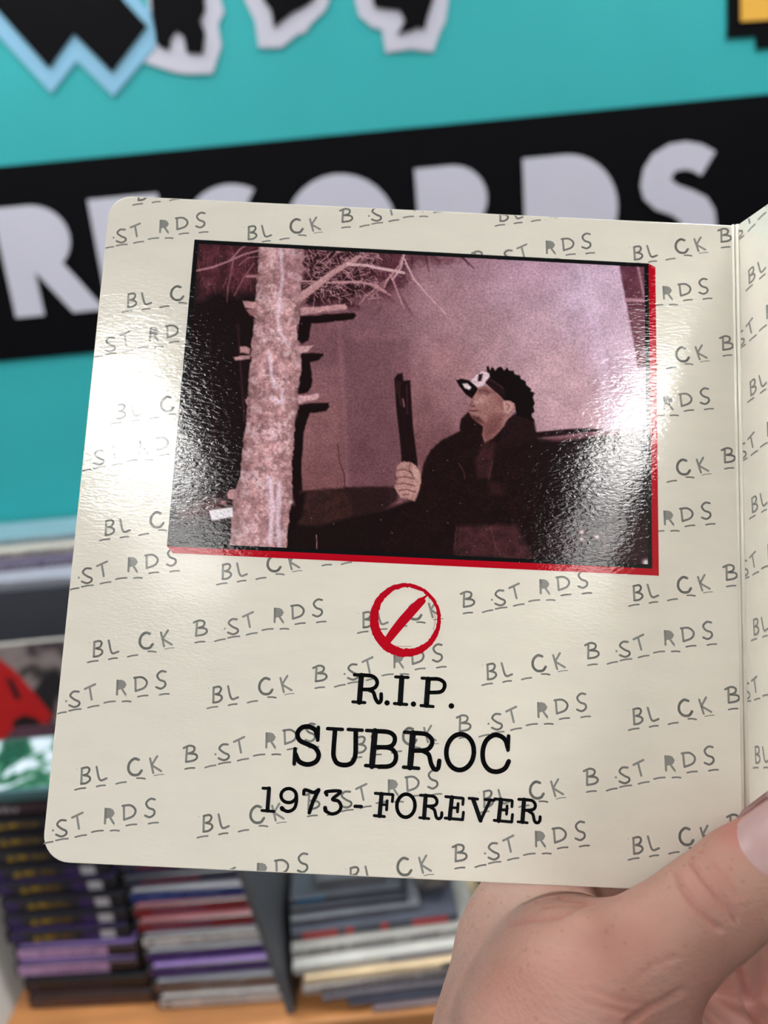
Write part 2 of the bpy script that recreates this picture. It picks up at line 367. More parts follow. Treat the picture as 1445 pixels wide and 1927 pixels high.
M['teal_edge'] = mat('teal_plastic', (70, 100, 105), .25)
e = tag(empty('disc_case', (-0.486, 0.700, ZL), math.radians(-1)), 'green and white printed disc case lying on top of the left stack', 'disc case')
bm_obj('case_shell', box_bm(0, .14, 0, .105, 0, .012, .0015), M['teal_edge'], e)
bm_obj('cover_insert', box_bm(.004, .136, .006, .101, .0118, .0124), M['green_print'], e)
# red picture sleeve standing behind it, leaning on the riser
M['white_card'] = mat('white_card', (200, 196, 192), .5)
e = tag(empty('record_cover', (-0.672, 0.874, SZ)), 'red black and grey picture cover standing behind the left stack', 'record cover')
bm_obj('card', box_bm(0, .31, 0, .004, 0, .312, .001), M['white_card'], e)
bm_obj('picture', box_bm(.003, .307, -.0006, .0004, .003, .309), M['red_print'], e)
e.rotation_euler = (math.radians(-14), 0, 0)
bpy.context.view_layer.update()
def on_cover(px_, py_):
    mi = e.matrix_world.inverted(); a_ = mi @ Vector(C); d_ = mi.to_3x3() @ Vector(ray(px_, py_)); return a_ + d_ * ((-.0008 - a_.y) / d_.y)
for nme_, pts_, m_ in (('red_shape', [(-40, 1215), (0, 1240), (28, 1262), (55, 1292), (98, 1345), (90, 1362), (70, 1378), (75, 1420), (-60, 1420)], mat('poster_red', (165, 26, 28), .3)), ('black_shape', [(12, 1278), (22, 1276), (40, 1312), (30, 1318)], M['case_black']), ('black_blot', [(22, 1358), (45, 1345), (70, 1352), (82, 1366), (60, 1378), (30, 1374)], M['case_black'])):
    q_ = [on_cover(*p_) for p_ in pts_]; dy_ = -.0004 if 'black' in nme_ else 0
    o = mesh_obj(nme_, [(v_.x, v_.y + dy_, v_.z) for v_ in q_], [tuple(range(len(q_)))], m_, e)
# flat cases on the riser
fl = [((150, 152, 166), 'grey'), ((92, 84, 108), 'dusky purple'), ((176, 172, 164), 'pale grey'), ((118, 148, 160), 'blue grey')]
zz = 1.134
for i, (c, nme) in enumerate(fl):
    t = .011
    e = tag(empty('flat_case', (-0.72 + .012 * i, 1.012 + i * .03, zz), math.radians((-2, 1.5, 0, -1)[i])), '%s flat case lying %s on the dark riser' % (nme, ('lowest', 'second from below', 'third from below', 'topmost')[i]), 'case', 'flat cases on the riser')
    mm = mat('flat_' + nme.replace(' ', '_'), c, .35)
    bm_obj('case_shell', box_bm(0, .4, 0, .15 - i * .02, 0, t - .001, .001), mm, e)
    V, Fc = scribble(.05, .35, .002, t - .003, -.0003, 30, 40 + i); mesh_obj('spine_title', V, Fc, M['white_ink'] if i != 2 else M['dark_ink'], e)
    zz += t
# white book leaning at the lower left corner
b = box_bm(-.465, -.452, .60 + .012, .76, SZ, SZ + .15, .001)
e = tag(empty('paperback', (0, 0, 0)), 'white spined paperback leaning at the lower left corner by the brown case', 'book')
for v in b.verts: v.co.x -= .32 * (v.co.z - SZ)
bm_obj('cover', b, M['white_card'], e)
b = box_bm(-.4655, -.4515, .60 + .0112, .6125, SZ + .004, SZ + .02, 0)
for v in b.verts: v.co.x -= .32 * (v.co.z - SZ)
bm_obj('spine_mark', b, M['red_ink'], e)

# ------------------------------------------------------------------ flat stack right of the divider
M['ivory'] = mat('ivory_card', (222, 196, 160), .4)
flat = [('grey purple record sleeve', (128, 112, 116), .006, -.060, .612, .2), ('navy sleeve with yellow patch', (62, 64, 80), .006, -.085, .616, .2), ('dark grey sleeve with red mark', (88, 84, 92), .006, -.112, .619, .21),
        ('light grey record box', (166, 158, 154), .010, -.131, .624, .2), ('ivory record box', (224, 200, 164), .009, -.129, .628, .2), ('pale grey record box', (188, 186, 182), .011, -.140, .632, .2),
        ('grey boxed set', (160, 158, 154), .011, -.141, .644, .19), ('slate boxed set with red titles', (74, 77, 90), .011, -.141, .655, .18), ('grey slate boxed set', (104, 106, 114), .008, -.141, .664, .14), ('dark slate sleeve', (50, 52, 60), .007, -.142, .672, .128), ('slate blue sleeve with blue tab', (66, 69, 77), .006, -.142, .680, .124)]
z = SZ
for i, (nme, c, t, x, y, wd) in enumerate(flat):
    e = tag(empty('record_sleeve' if 'sleeve' in nme else 'boxed_set', (x, y, z), math.radians(random.uniform(1, 4))), '%s, %s in the flat stack by the divider' % (nme, 'lowest' if i == 0 else ordinal(i) + ' from below'), 'record', 'flat stack right of the divider')
    mm = mat('flat_item_%d' % i, c, .35, .4, .15, 25)
    bm_obj('body', box_bm(0, wd, 0, .19 - max(0, i - 5) * .01, 0, t - .0006, .0012), mm, e)
    y2 = -.0004
    def bars(name, m, rects):
        V, Fc = [], []
        for r_ in rects: k = len(V); V += flat_bar(*r_, y2); Fc.append((k, k + 1, k + 2, k + 3))
        mesh_obj(name, V, Fc, m, e)
    if i == 7: bars('title_block', M['red_ink'], [(.012, .05, .001, .0095), (.058, .067, .001, .0095), (.096, .104, .001, .0095), (.13, .168, .001, .009)])
    elif i == 10: bars('tab', mat('bright_blue', (40, 120, 170), .3), [(.006, .038, .0008, .005)])
    elif i == 1: bars('patch', mat('dull_yellow', (168, 156, 84), .4), [(.12, .19, .001, .005)])
    elif i == 5: bars('grey_strip', M['grey_top'], [(.10, .19, .001, .009)])  # greyer strip along the right half of the box front
    elif i == 4: bars('label_strip', mat('dark_green', (58, 66, 62), .4), [(.145, .19, .001, .008)])
    else:
        V, Fc = scribble(.02, wd - .03, .0012, t - .002, y2, 18, 70 + i); mesh_obj('title', V, Fc, M['dark_ink'], e)
    z += t
ZF = z
# small acrylic tray with a metal clip on the stack
e = tag(empty('display_tray', (-0.112, 0.690, ZF), math.radians(2)), 'small dark acrylic tray with a pale clip on the flat stack', 'tray')
b = bmesh.new()
for r_ in ((0, .075, 0, .004, 0, .012), (0, .004, .004, .07, 0, .014), (.071, .075, .004, .07, 0, .014), (0, .075, .07, .074, 0, .03), (.004, .071, .004, .07, 0, .003)): box_bm(*r_, 0, b)
bm_obj('tray_body', b, mat('smoky_acrylic', (96, 96, 102), .15, .6), e)
bm_obj('clip', box_bm(.03, .037, .02, .0685, .003, .007, .001), mat('pale_metal', (176, 176, 188), .3, .5, .05, 30, metal=.3), e)
# plastic wrapped parcel beside the flat stack
M['wrap'] = mat('grey_wrap', (112, 106, 102), .12, .7, .5, 60, .6, 110)
def crumple(name, size, loc, seed, m, label, cat):
    b = bmesh.new(); bmesh.ops.create_icosphere(b, subdivisions=4, radius=1)
    from mathutils import noise as mn
    for v in b.verts:
        p = v.co.copy(); s = 1 + .16 * mn.noise(p * 2.2 + Vector((seed, 0, 0))) + .1 * abs(mn.noise(p * 5 + Vector((0, seed, 0))))
        q = Vector([math.copysign(abs(c) ** .6, c) for c in p]) * s
        v.co = Vector((q.x * size[0], q.y * size[1], q.z * size[2]))
    o = bm_obj(name, b, m); o.location = loc
    o.location.z = loc[2] - min(v.co.z for v in o.data.vertices)
    return tag(o, label, cat)
crumple('wrapped_parcel', (.024, .03, .034), (.014, .712, ZF - .021), 3.1, M['wrap'], 'crumpled clear plastic wrapped parcel on the back of the flat stack', 'parcel')
M['black_bag'] = mat('black_plastic', (30, 30, 34), .18, .6, .4, 40, .6, 90)
crumple('plastic_bag', (.085, .085, .05), (.155, .735, SZ), 8.4, M['black_bag'], 'crumpled black plastic bag on the shelf behind the hand', 'bag')

# ------------------------------------------------------------------ the open gatefold sleeve
W_ = 0.185
quad = [(207, 367), (1385, 427), (1412, 1682), (81, 1616)]
A = []
for (a, b), (x, y) in zip([(0, 0), (1, 0), (1, 1), (0, 1)], quad):
    x = (x - CX) / F; y = -(y - CY) / F
    A += [[a, b, 1, 0, 0, 0, -x * a, -x * b, -x], [0, 0, 0, a, b, 1, -y * a, -y * b, -y]]
h = np.linalg.svd(np.array(A))[2][-1].reshape(3, 3)
if h[2, 2] < 0: h = -h
h = h / np.linalg.norm(h[:, 0]) * W_
tow = lambda q: q[0] * Rt + q[1] * Up - q[2] * Bk
PO = C + tow(h[:, 2]); pu = tow(h[:, 0]) / W_; pv = tow(h[:, 1]); pv = pv / np.linalg.norm(pv)
pv = pv - (pv @ pu) * pu * .5; pv /= np.linalg.norm(pv); pu = pu - (pu @ pv) * pv; pu /= np.linalg.norm(pu)
pn = np.cross(pu, -pv)
if pn @ (C - PO) < 0: pn = -pn
PH = 0.1868
# local frame of the sleeve: x = along the page, y = up the page, z = out of the page (origin = top left corner of the page)
sleeve = empty('gatefold_sleeve')
Ry = -pv
sleeve.matrix_world = Matrix(((pu[0], Ry[0], pn[0], PO[0]), (pu[1], Ry[1], pn[1], PO[1]), (pu[2], Ry[2], pn[2], PO[2]), (0, 0, 0, 1)))
tag(sleeve, 'cream gatefold record sleeve held open, printed with a framed dusky photograph and black typewriter captions', 'record sleeve')
def uv(x, y):
    d = ray(x, y); t = ((PO - C) @ pn) / (d @ pn); P = C + t * d - PO
    return np.array([P @ pu, -(P @ pv)])
def to_px(l):  # local (n,2) -> pixel arrays
    P = PO[None, :] + l[:, :1] * pu[None, :] + l[:, 1:2] * Ry[None, :] - C
    z = -(P @ Bk); return CX + F * (P @ Rt) / z, CY - F * (P @ Up) / z

M['cream'] = sleeve_mat('cream_card', (236, 230, 218))
M['cream_edge'] = mat('card_edge', (232, 228, 216), .6)
M['grey_ink'] = sleeve_mat('grey_ink', (148, 147, 143))
M['black_ink'] = sleeve_mat('black_ink', (18, 19, 22))
M['red_print_ink'] = sleeve_mat('red_print_ink', (190, 10, 32))
M['picture'] = sleeve_mat('picture_print', None, attr='ink')

# left panel: rounded outer corners
TH = 0.0019
def rounded(x0, x1, y0, y1, rs, n=8):
    """corner radii tl, tr, br, bl ; y up"""
    pts = []
    for (cx, cy, r, a0) in ((x0, y1, rs[0], 180), (x1, y1, rs[1], 90), (x1, y0, rs[2], 0), (x0, y0, rs[3], 270)):
        if r == 0: pts.append((cx, cy)); continue
        ccx = cx + r if cx == x0 else cx - r; ccy = cy - r if cy == y1 else cy + r
        for i in range(n + 1):
            a = math.radians(a0 - 90 * i / n); pts.append((ccx + r * math.cos(a), ccy + r * math.sin(a)))
    return pts
outl = rounded(0, W_ - .0006, -PH, 0, (.0068, 0, 0, .0072))
def plate(name, pts, z0, z1, m, parent, bevel=.0003):
    b = bmesh.new(); vs_ = [b.verts.new((x, y, z1)) for x, y in pts]; f = b.faces.new(vs_)
    if f.normal.z < 0: f.normal_flip()
    r = bmesh.ops.extrude_face_region(b, geom=[f]); 
    nf = [g for g in r['geom'] if isinstance(g, bmesh.types.BMVert)]
    for v in nf: v.co.z = z0
    bmesh.ops.recalc_face_normals(b, faces=b.faces[:])
    if bevel:
        ed = [e for e in b.edges if len(e.link_faces) == 2 and abs(e.verts[0].co.z - e.verts[1].co.z) < 1e-7]
        bmesh.ops.bevel(b, geom=ed, offset=bevel, segments=2, affect='EDGES', profile=.5)
    return bm_obj(name, b, m, parent)
tag(plate('panel', outl, -TH, 0.0, M['cream'], sleeve), 'cream left panel with rounded outer corners')

def clip_mesh(V, Fc, planes):
    b = bmesh.new(); vv = [b.verts.new(v) for v in V]
    for f in Fc:
        try: b.faces.new([vv[i] for i in f])
        except ValueError: pass
    for co, no in planes:
        bmesh.ops.bisect_plane(b, geom=b.verts[:] + b.edges[:] + b.faces[:], plane_co=co, plane_no=no, clear_outer=True, dist=1e-8)
    return b

# --- grey hand-drawn pattern, one phrase repeated over the panel
K = lambda pts: [(60 + a / 2.064, 1050 + b / 2.064) for a, b in pts]
strokes = [
 [(240, 320), (262, 316), (270, 325), (262, 340), (248, 345)], [(248, 345), (268, 350), (272, 362), (258, 374), (238, 377)], [(241, 325), (239, 377)],
 [(297, 314), (309, 362), (335, 357)],
 [(457, 288), (440, 284), (422, 300), (418, 325), (432, 343), (455, 343), (468, 328)],
 [(500, 283), (512, 337)], [(527, 275), (506, 308)], [(506, 308), (542, 330)],
 [(627, 245), (650, 236), (668, 242), (664, 258), (645, 265)], [(645, 265), (672, 268), (678, 280), (665, 291), (636, 296)], [(640, 245), (636, 296)],
 [(795, 232), (775, 232), (763, 247), (780, 262), (797, 270), (797, 282), (780, 290), (760, 283)],
 [(818, 222), (857, 204)], [(836, 215), (845, 262)],
 [(942, 190), (941, 243)], [(960, 222), (974, 243)],
 [(1010, 180), (1012, 228)], [(1005, 180), (1035, 178), (1054, 195), (1045, 217), (1012, 230)],
 [(1125, 157), (1108, 155), (1093, 170), (1102, 187), (1122, 195), (1124, 210), (1108, 221), (1090, 215)]]
wide = {4: 1.25}
dashes = [((212, 400), (258, 392)), ((294, 388), (333, 382)), ((368, 378), (412, 370)), ((447, 357), (484, 358)), ((512, 348), (555, 342)), ((630, 323), (672, 318)), ((706, 318), (752, 308)), ((757, 305), (808, 297)), ((829, 293), (876, 284)), ((890, 275), (938, 268)), ((960, 270), (998, 269)), ((1018, 252), (1062, 246)), ((1101, 245), (1143, 240))]
dots = [(222, 322), (748, 268), (976, 250)]
bowl = [(940, 188), (956, 187), (969, 192), (977, 205), (970, 219), (942, 227)]
org = uv(180, 1222)
def loc_pts(pts): return np.array([uv(*p) - org for p in K(pts)])
PH_STROKES = [(smooth_line(loc_pts(s), 4), .00058 * wide.get(i, 1)) for i, s in enumerate(strokes)]
dashes = [((a[0] + 3, a[1] - .6), (c_[0] - 3, c_[1] + .6)) for a, c_ in dashes]
PH_DASH = [(smooth_line(loc_pts([d[0], ((d[0][0] + d[1][0]) / 2, (d[0][1] + d[1][1]) / 2 - 1.5), d[1]]), 3), .00044 if i != 4 else .00024) for i, d in enumerate(dashes)]
PH_DOTS = [loc_pts([d])[0] for d in dots]; PH_BOWL = loc_pts(bowl)
def phrase(V, Fc, ox, oy, z, b_shift=0.0):
    o_ = np.array([ox, oy])
    for i, (p, wd) in enumerate(PH_STROKES + PH_DASH):
        ribbon(V, Fc, p + o_ + ((b_shift, 0) if i in (8, 9, 10, len(PH_STROKES) + 5) else (0, 0)), wd, z)
    for i, d in enumerate(PH_DOTS):
        k = len(V); r = (.00012, .0003, .00012)[i]
        for a in range(8): V.append((d[0] + ox + r * math.cos(a * .785), d[1] + oy + r * math.sin(a * .785), z))
        Fc.append(tuple(range(k, k + 8)))
    k = len(V)
    for q in PH_BOWL: V.append((q[0] + ox, q[1] + oy, z))
    Fc.append(tuple(range(k, k + len(PH_BOWL))))
cols = [(-32.0, 20.9), (9.0, -0.3), (42.2, 10.3), (81.5, 21.6), (115.8, 0.8), (155.5, 10.8), (190.5, 22.0)]
V, Fc = [], []
for u_, v0 in cols[:-1]:
    for k in range(-1, 8): phrase(V, Fc, u_ * .001, -(v0 + 33.12 * k) * .001, .00004, -.0016 if u_ > 150 else 0)
pl = [((W_ - .0014, 0, 0), (1, 0, 0)), ((.0003, 0, 0), (-1, 0, 0)), ((0, -.0003, 0), (0, 1, 0)), ((0, -PH + .0003, 0), (0, -1, 0)), ((.0021, -PH + .0021, 0), (-1, -1, 0)), ((.0021, -.0021, 0), (-1, 1, 0))]
b = clip_mesh(V, Fc, pl)
tag(bm_obj('printed_pattern', b, M['grey_ink'], sleeve), 'grey hand-lettered BL_CK B_ST_RDS pattern on the left panel', kind='stuff')

# --- the facing panel, folded towards the viewer
FX = W_ + .0004
def panel2(s, y):
    """s along the facing panel from the fold, y up; the card is pulled a little more closed at the bottom"""
    t = -y / PH; ang = math.radians(104 - 17 * t)
    return (FX - s * math.cos(ang), y, s * math.sin(ang))
nS, nY = 20, 24
V, Fc = [], []
for side in (0, 1):
    for j in range(nY + 1):
        for i in range(nS + 1):
            s = i / nS * W_; y = -j / nY * PH
            x0, y0, z0 = panel2(s, y)
            if side: ang = math.radians(104 - 17 * (-y / PH)); x0 += TH * math.sin(ang); z0 += TH * math.cos(ang)
            V.append((x0, y0, z0))
st = (nS + 1); n1 = st * (nY + 1)
for j in range(nY):
    for i in range(nS):
        k = j * st + i; Fc.append((k, k + 1, k + st + 1, k + st)); k += n1; Fc.append((k, k + st, k + st + 1, k + 1))
rim = [i for i in range(st)] + [j * st + nS for j in range(1, nY + 1)] + [nY * st + i for i in range(nS - 1, -1, -1)] + [j * st for j in range(nY - 1, 0, -1)]
for a, b_ in zip(rim, rim[1:] + rim[:1]): Fc.append((a, a + n1, b_ + n1, b_))
o = mesh_obj('panel', V, Fc, M['cream'], sleeve)
b = bmesh.new(); b.from_mesh(o.data); bmesh.ops.recalc_face_normals(b, faces=b.faces[:]); b.to_mesh(o.data); b.free()
tag(o, 'cream facing panel folded towards the viewer')
# fold: two fine ridges of card along the crease
b = bmesh.new()
for x, r in ((W_ - .0010, .00042), (W_ + .0002, .0007)):
    ring = []
    for y in (0, -PH): ring.append([b.verts.new((x + r * math.cos(a * math.pi / 8), y, .00005 + r * math.sin(a * math.pi / 8))) for a in range(16)])
    for i in range(16): b.faces.new((ring[0][i], ring[0][(i + 1) % 16], ring[1][(i + 1) % 16], ring[1][i]))
    b.faces.new(ring[0]); b.faces.new(ring[1][::-1])
bmesh.ops.recalc_face_normals(b, faces=b.faces[:])
bm_obj('fold_crease', b, M['cream'], sleeve, True)
V, Fc = [], []
for u_, v0 in ((-35.9, 10.3), (5.2, 18.6), (224 - 186, 10.8), (264 - 186, 22), (298 - 186, 0.8), (338 - 186, 11)):
    for k in range(-1, 8): phrase(V, Fc, u_ * .001, -(v0 + 33.12 * k) * .001, 0)
b = clip_mesh(V, Fc, [((.0004, 0, 0), (-1, 0, 0)), ((W_ - .0004, 0, 0), (1, 0, 0)), ((0, -.0003, 0), (0, 1, 0)), ((0, -PH + .0003, 0), (0, -1, 0))])
for v in b.verts:
    x, y, z = panel2(v.co.x, v.co.y); ang = math.radians(104 - 17 * (-v.co.y / PH)); e_ = .00009
    v.co = (x - e_ * math.sin(ang), y, z - e_ * math.cos(ang))
tag(bm_obj('printed_pattern', b, M['grey_ink'], sleeve), 'grey hand-lettered pattern on the facing panel', kind='stuff')

# --- red shadow, black border
def ppoly(name, pts, z, m, parent=sleeve):
    V = [(*uv(*p), z) for p in pts]
    o = mesh_obj(name, V, [tuple(range(len(V)))], m, parent)
    if o.data.polygons[0].normal.z < 0: o.data.flip_normals()
    return o
pic = ppoly('picture_border', [(366, 451), (1220, 496), (1227, 1070), (314, 1028)], .00010, M['black_ink'])
ppoly('picture_shadow', [(420, 600), (1200, 496), (1220, 496), (1233, 503), (1239.5, 1083.5), (326, 1041), (314, 1028)], .00007, M['red_print_ink'])

# --- captions (typewriter face drawn as strokes)
def cap(name, glyphs, wbase):
    V, Fc = [], []
    sc = np.linalg.norm(uv(700, 1400) - uv(701, 1400)) / 2.58
    for g in glyphs:
        pts, wd = g; p = np.array([uv(480 + a / 2.58, 1240 + b / 2.58) for a, b in pts])
        p = smooth_line(p, 6) if len(p) > 2 else p
        ribbon(V, Fc, p, wd * sc * 1.1, .00013)
    return mesh_obj(name, V, Fc, M['black_ink'], sleeve)
def ell(cx, cy, rx, ry, tilt=0, n=18):
    t = math.radians(tilt); return [(cx + rx * math.cos(a) * math.cos(t) - ry * math.sin(a) * math.sin(t), cy + rx * math.cos(a) * math.sin(t) + ry * math.sin(a) * math.cos(t)) for a in [2 * math.pi * i / n for i in range(n + 1)]]
def sh_(gl, dx, dy): return [([(a + dx, b + dy) for a, b in p], w_) for p, w_ in gl]
tag(cap('caption_line', [
 ([(482, 77), (560, 79)], 15), ([(516, 80), (506, 210)], 24), ([(474, 208), (533, 212)], 14), ([(520, 78), (570, 84), (592, 108), (586, 134), (560, 147), (515, 148)], 17), ([(552, 150), (574, 162), (584, 192), (598, 212), (611, 202), (612, 170)], 17),
 ([(640, 213), (641, 213)], 24), ([(712, 90), (704, 216)], 24), ([(682, 87), (743, 90)], 14), ([(676, 216), (736, 221)], 14), ([(768, 219), (769, 219)], 24),
 ([(810, 93), (870, 96)], 14), ([(840, 98), (831, 225)], 24), ([(805, 226), (864, 231)], 14), ([(845, 97), (890, 98), (917, 115), (918, 140), (898, 160), (840, 163)], 17), ([(952, 228), (953, 228)], 25)], 20), 'black typewriter caption reading R.I.P.')
tag(cap('caption_line', [
 ([(303, 378), (292, 345), (262, 329), (228, 333), (206, 360), (216, 394), (255, 414), (292, 432), (309, 465), (295, 498), (255, 512), (215, 498), (196, 462)], 21), ([(307, 332), (304, 394)], 17), ([(194, 436), (190, 509)], 17),
 ([(352, 338), (424, 342)], 16), ([(452, 342), (520, 346)], 16), ([(388, 345), (381, 440), (382, 475), (398, 505), (432, 515), (465, 507), (483, 480), (488, 440), (489, 348)], 21),
 ([(541, 347), (620, 351)], 16), ([(582, 350), (567, 520)], 27), ([(536, 517), (620, 523)], 16), ([(590, 350), (648, 355), (676, 376), (674, 408), (648, 427), (580, 428)], 20), ([(600, 428), (655, 433), (682, 460), (679, 498), (652, 520), (600, 523)], 20),
 ([(725, 355), (800, 360)], 16), ([(766, 360), (752, 526)], 27), ([(720, 525), (794, 531)], 16), ([(775, 359), (828, 365), (857, 390), (855, 420), (828, 442), (765, 445)], 20), ([(812, 445), (842, 464), (854, 508), (870, 535), (888, 530), (894, 494)], 20),
 (ell(995, 452, 67, 87, 4), 21),
 ([(1226, 430), (1215, 395), (1190, 374), (1158, 370), (1122, 396), (1105, 445), (1109, 500), (1136, 538), (1175, 547), (1212, 531), (1231, 497)], 21), ([(1230, 374), (1227, 442)], 17)], 20), 'large black typewriter caption reading SUBROC')
Rg = [([(802, 661), (845, 663)], 13), ([(828, 663), (820, 771)], 19), ([(798, 770), (844, 775)], 12), ([(830, 663), (868, 668), (883, 690), (871, 711), (825, 715)], 14), ([(848, 717), (870, 733), (879, 767), (892, 775), (904, 766), (906, 746)], 14)]
Eg = [([(925, 668), (1008, 676)], 13), ([(955, 671), (944, 775)], 19), ([(922, 772), (1006, 780)], 13), ([(948, 721), (984, 723)], 12), ([(985, 702), (982, 742)], 13), ([(1010, 678), (1008, 706)], 13), ([(1011, 744), (1007, 780)], 13)]
tag(cap('caption_line', [
 ([(38, 627), (68, 628)], 13), ([(68, 628), (60, 736)], 18), ([(33, 735), (92, 740)], 13),
 (ell(163, 663, 37, 34, 0), 15), ([(200, 655), (201, 690), (190, 725), (160, 740), (130, 728)], 15), ([(130, 724), (134, 729)], 20),
 ([(236, 656), (240, 636), (262, 640), (285, 648), (309, 634)], 15), ([(309, 636), (284, 685), (263, 746)], 17), ([(237, 640), (235, 656)], 13),
 ([(348, 660), (346, 644), (415, 643), (376, 680), (404, 690), (417, 716), (404, 742), (372, 752), (342, 738)], 15), ([(340, 722), (342, 736)], 18),
 ([(485, 715), (516, 716)], 15),
 ([(583, 652), (668, 658)], 13), ([(614, 655), (604, 762)], 19), ([(578, 760), (628, 765)], 13), ([(608, 706), (640, 708)], 12), ([(641, 688), (638, 732)], 13), ([(669, 660), (666, 692)], 13),
 (ell(732, 712, 44, 56, 4), 16)] + Rg + Eg + [
 ([(1058, 680), (1094, 784)], 19), ([(1094, 784), (1140, 687)], 14), ([(1038, 676), (1080, 680)], 13), ([(1116, 682), (1160, 686)], 13)] + sh_(Eg, 238, 11) + sh_(Rg, 477, 20), 18), 'black typewriter caption reading 1973 - FOREVER')

# --- red ring and slash emblem
V, Fc = [], []
nR = 96; rr = random.Random(4); jig = [rr.uniform(-1, 1) for _ in range(nR)]
for i in range(nR):
    a = 2 * math.pi * i / nR; ca, sa = math.cos(a), math.sin(a)
    wd = 12 - 4.4 * ca + 3.6 * sa + .8 * jig[i]
    ro = 1 + .010 * jig[(i * 7) % nR]
    for k_ in (0, 1):
        q = uv(762.6 + (67 * ro - k_ * wd) * ca, 1166.8 + (69.5 * ro - k_ * wd) * sa); V.append((*q, .00013))
for i in range(nR):
    a, b_ = 2 * i, 2 * ((i + 1) % nR); Fc.append((a, b_, b_ + 1, a + 1))
tag(mesh_obj('emblem_ring', V, Fc, M['red_print_ink'], sleeve), 'red brushed prohibition ring')
sl = [(720, 1206), (732, 1213), (745, 1197), (763, 1176), (780, 1157), (800, 1134), (801, 1130), (799, 1127), (806, 1120), (804, 1118), (796, 1123), (787, 1126), (770, 1141), (752, 1161), (735, 1183)]
tag(ppoly('emblem_slash', sl, .00014, M['red_print_ink']), 'red brushed slash')
V, Fc = [], []
for pts in ([(815, 1150), (819, 1165), (815, 1185)], [(733, 1211), (748, 1216), (774, 1216)], [(823, 1163), (824.5, 1175), (822, 1188)]):
    ribbon(V, Fc, smooth_line([uv(*p) for p in pts], 4), .00011, .00013)
mesh_obj('emblem_brush_marks', V, Fc, M['red_print_ink'], sleeve)

# --- the printed photograph: a fine grid whose points carry the ink colour
pq = [uv(374, 459), uv(1212, 503), uv(1219, 1062), uv(323, 1021)]
GX, GY = 600, 400
aa, bb = np.meshgrid(np.linspace(0, 1, GX), np.linspace(0, 1, GY))
loc = ((1 - aa) * (1 - bb))[..., None] * pq[0] + (aa * (1 - bb))[..., None] * pq[1] + (aa * bb)[..., None] * pq[2] + ((1 - aa) * bb)[..., None] * pq[3]
loc = loc.reshape(-1, 2); gx, gy = to_px(loc)
# smooth value noise for the painter
def vnoise(x, y, sc, seed):
    r = np.random.default_rng(seed).random((256, 256)); x = x / sc + 1000; y = y / sc + 1000
    xi, yi = np.floor(x).astype(int), np.floor(y).astype(int); fx, fy = x - xi, y - yi
    fx = fx * fx * (3 - 2 * fx); fy = fy * fy * (3 - 2 * fy); g = lambda a, b: r[a % 256, b % 256]
    return (g(xi, yi) * (1 - fx) + g(xi + 1, yi) * fx) * (1 - fy) + (g(xi, yi + 1) * (1 - fx) + g(xi + 1, yi + 1) * fx) * fy
def fbm(x, y, sc, seed): return (vnoise(x, y, sc, seed) * .5 + vnoise(x, y, sc / 2, seed + 1) * .3 + vnoise(x, y, sc / 4, seed + 2) * .2)
ctrl = [(600, 620, 122, 84, 92), (600, 800, 140, 97, 101), (600, 900, 120, 80, 84), (690, 600, 122, 86, 96), (740, 750, 122, 85, 93), (680, 850, 108, 73, 79), (700, 520, 104, 68, 76), (850, 560, 160, 120, 132), (850, 680, 158, 115, 121), (800, 850, 112, 76, 80), (780, 760, 140, 99, 104),
        (950, 550, 184, 146, 165), (1000, 620, 195, 157, 172), (1100, 560, 210, 178, 206), (1150, 650, 205, 170, 196), (1050, 700, 194, 154, 165), (1180, 780, 200, 165, 188), (1000, 490, 184, 144, 166), (1130, 510, 206, 172, 200), (900, 500, 160, 120, 136), (1080, 780, 190, 148, 160), (900, 620, 172, 132, 143)]
wsum = np.zeros_like(gx); csum = np.zeros((len(gx), 3))
for cx_, cy_, r_, g_, b_ in ctrl:
    w_ = 1 / ((gx - cx_) ** 2 + (gy - cy_) ** 2 + 900) ** 1.5; wsum += w_; csum += w_[:, None] * np.array([r_, g_, b_])
ink = csum / wsum[:, None]
def seg_d(x, y, p, q):
    d = np.array(q, float) - p; L2 = max(d @ d, 1e-9); t = np.clip(((x - p[0]) * d[0] + (y - p[1]) * d[1]) / L2, 0, 1)
    return np.hypot(x - p[0] - t * d[0], y - p[1] - t * d[1]), t
def sel(pts, pad):
    p = np.array(pts); return np.nonzero((gx > p[:, 0].min() - pad) & (gx < p[:, 0].max() + pad) & (gy > p[:, 1].min() - pad) & (gy < p[:, 1].max() + pad))[0]
def blend(ix, m, c):
    c = np.asarray(c, float); ink[ix] = ink[ix] * (1 - m[:, None]) + c * m[:, None]
def poly(pts, c, soft=1.5, op=1.0, rag=0.0, tex=0.0):
    ix = sel(pts, soft * 3 + rag + 2); x, y = gx[ix].copy(), gy[ix].copy()
    if rag: x += (fbm(x, y, 9, 11) - .5) * 2 * rag; y += (fbm(x, y, 9, 21) - .5) * 2 * rag
    ins = np.zeros(len(ix), bool); dm = np.full(len(ix), 1e9); n = len(pts)
    for i in range(n):
        p, q = pts[i], pts[(i + 1) % n]; d, _ = seg_d(x, y, p, q); dm = np.minimum(dm, d)
        if p[1] != q[1]:
            c_ = (p[1] > y) != (q[1] > y); ins ^= c_ & (x < (q[0] - p[0]) * (y - p[1]) / (q[1] - p[1]) + p[0])
    sd = np.where(ins, dm, -dm); m = np.clip(sd / (2 * soft) + .5, 0, 1) * op
    cc = np.asarray(c, float)[None, :] * (1 + tex * (fbm(x, y, 14, 5) - .5) * 2)[:, None] if tex else np.broadcast_to(np.asarray(c, float), (len(ix), 3))
    ink[ix] = ink[ix] * (1 - m[:, None]) + cc * m[:, None]
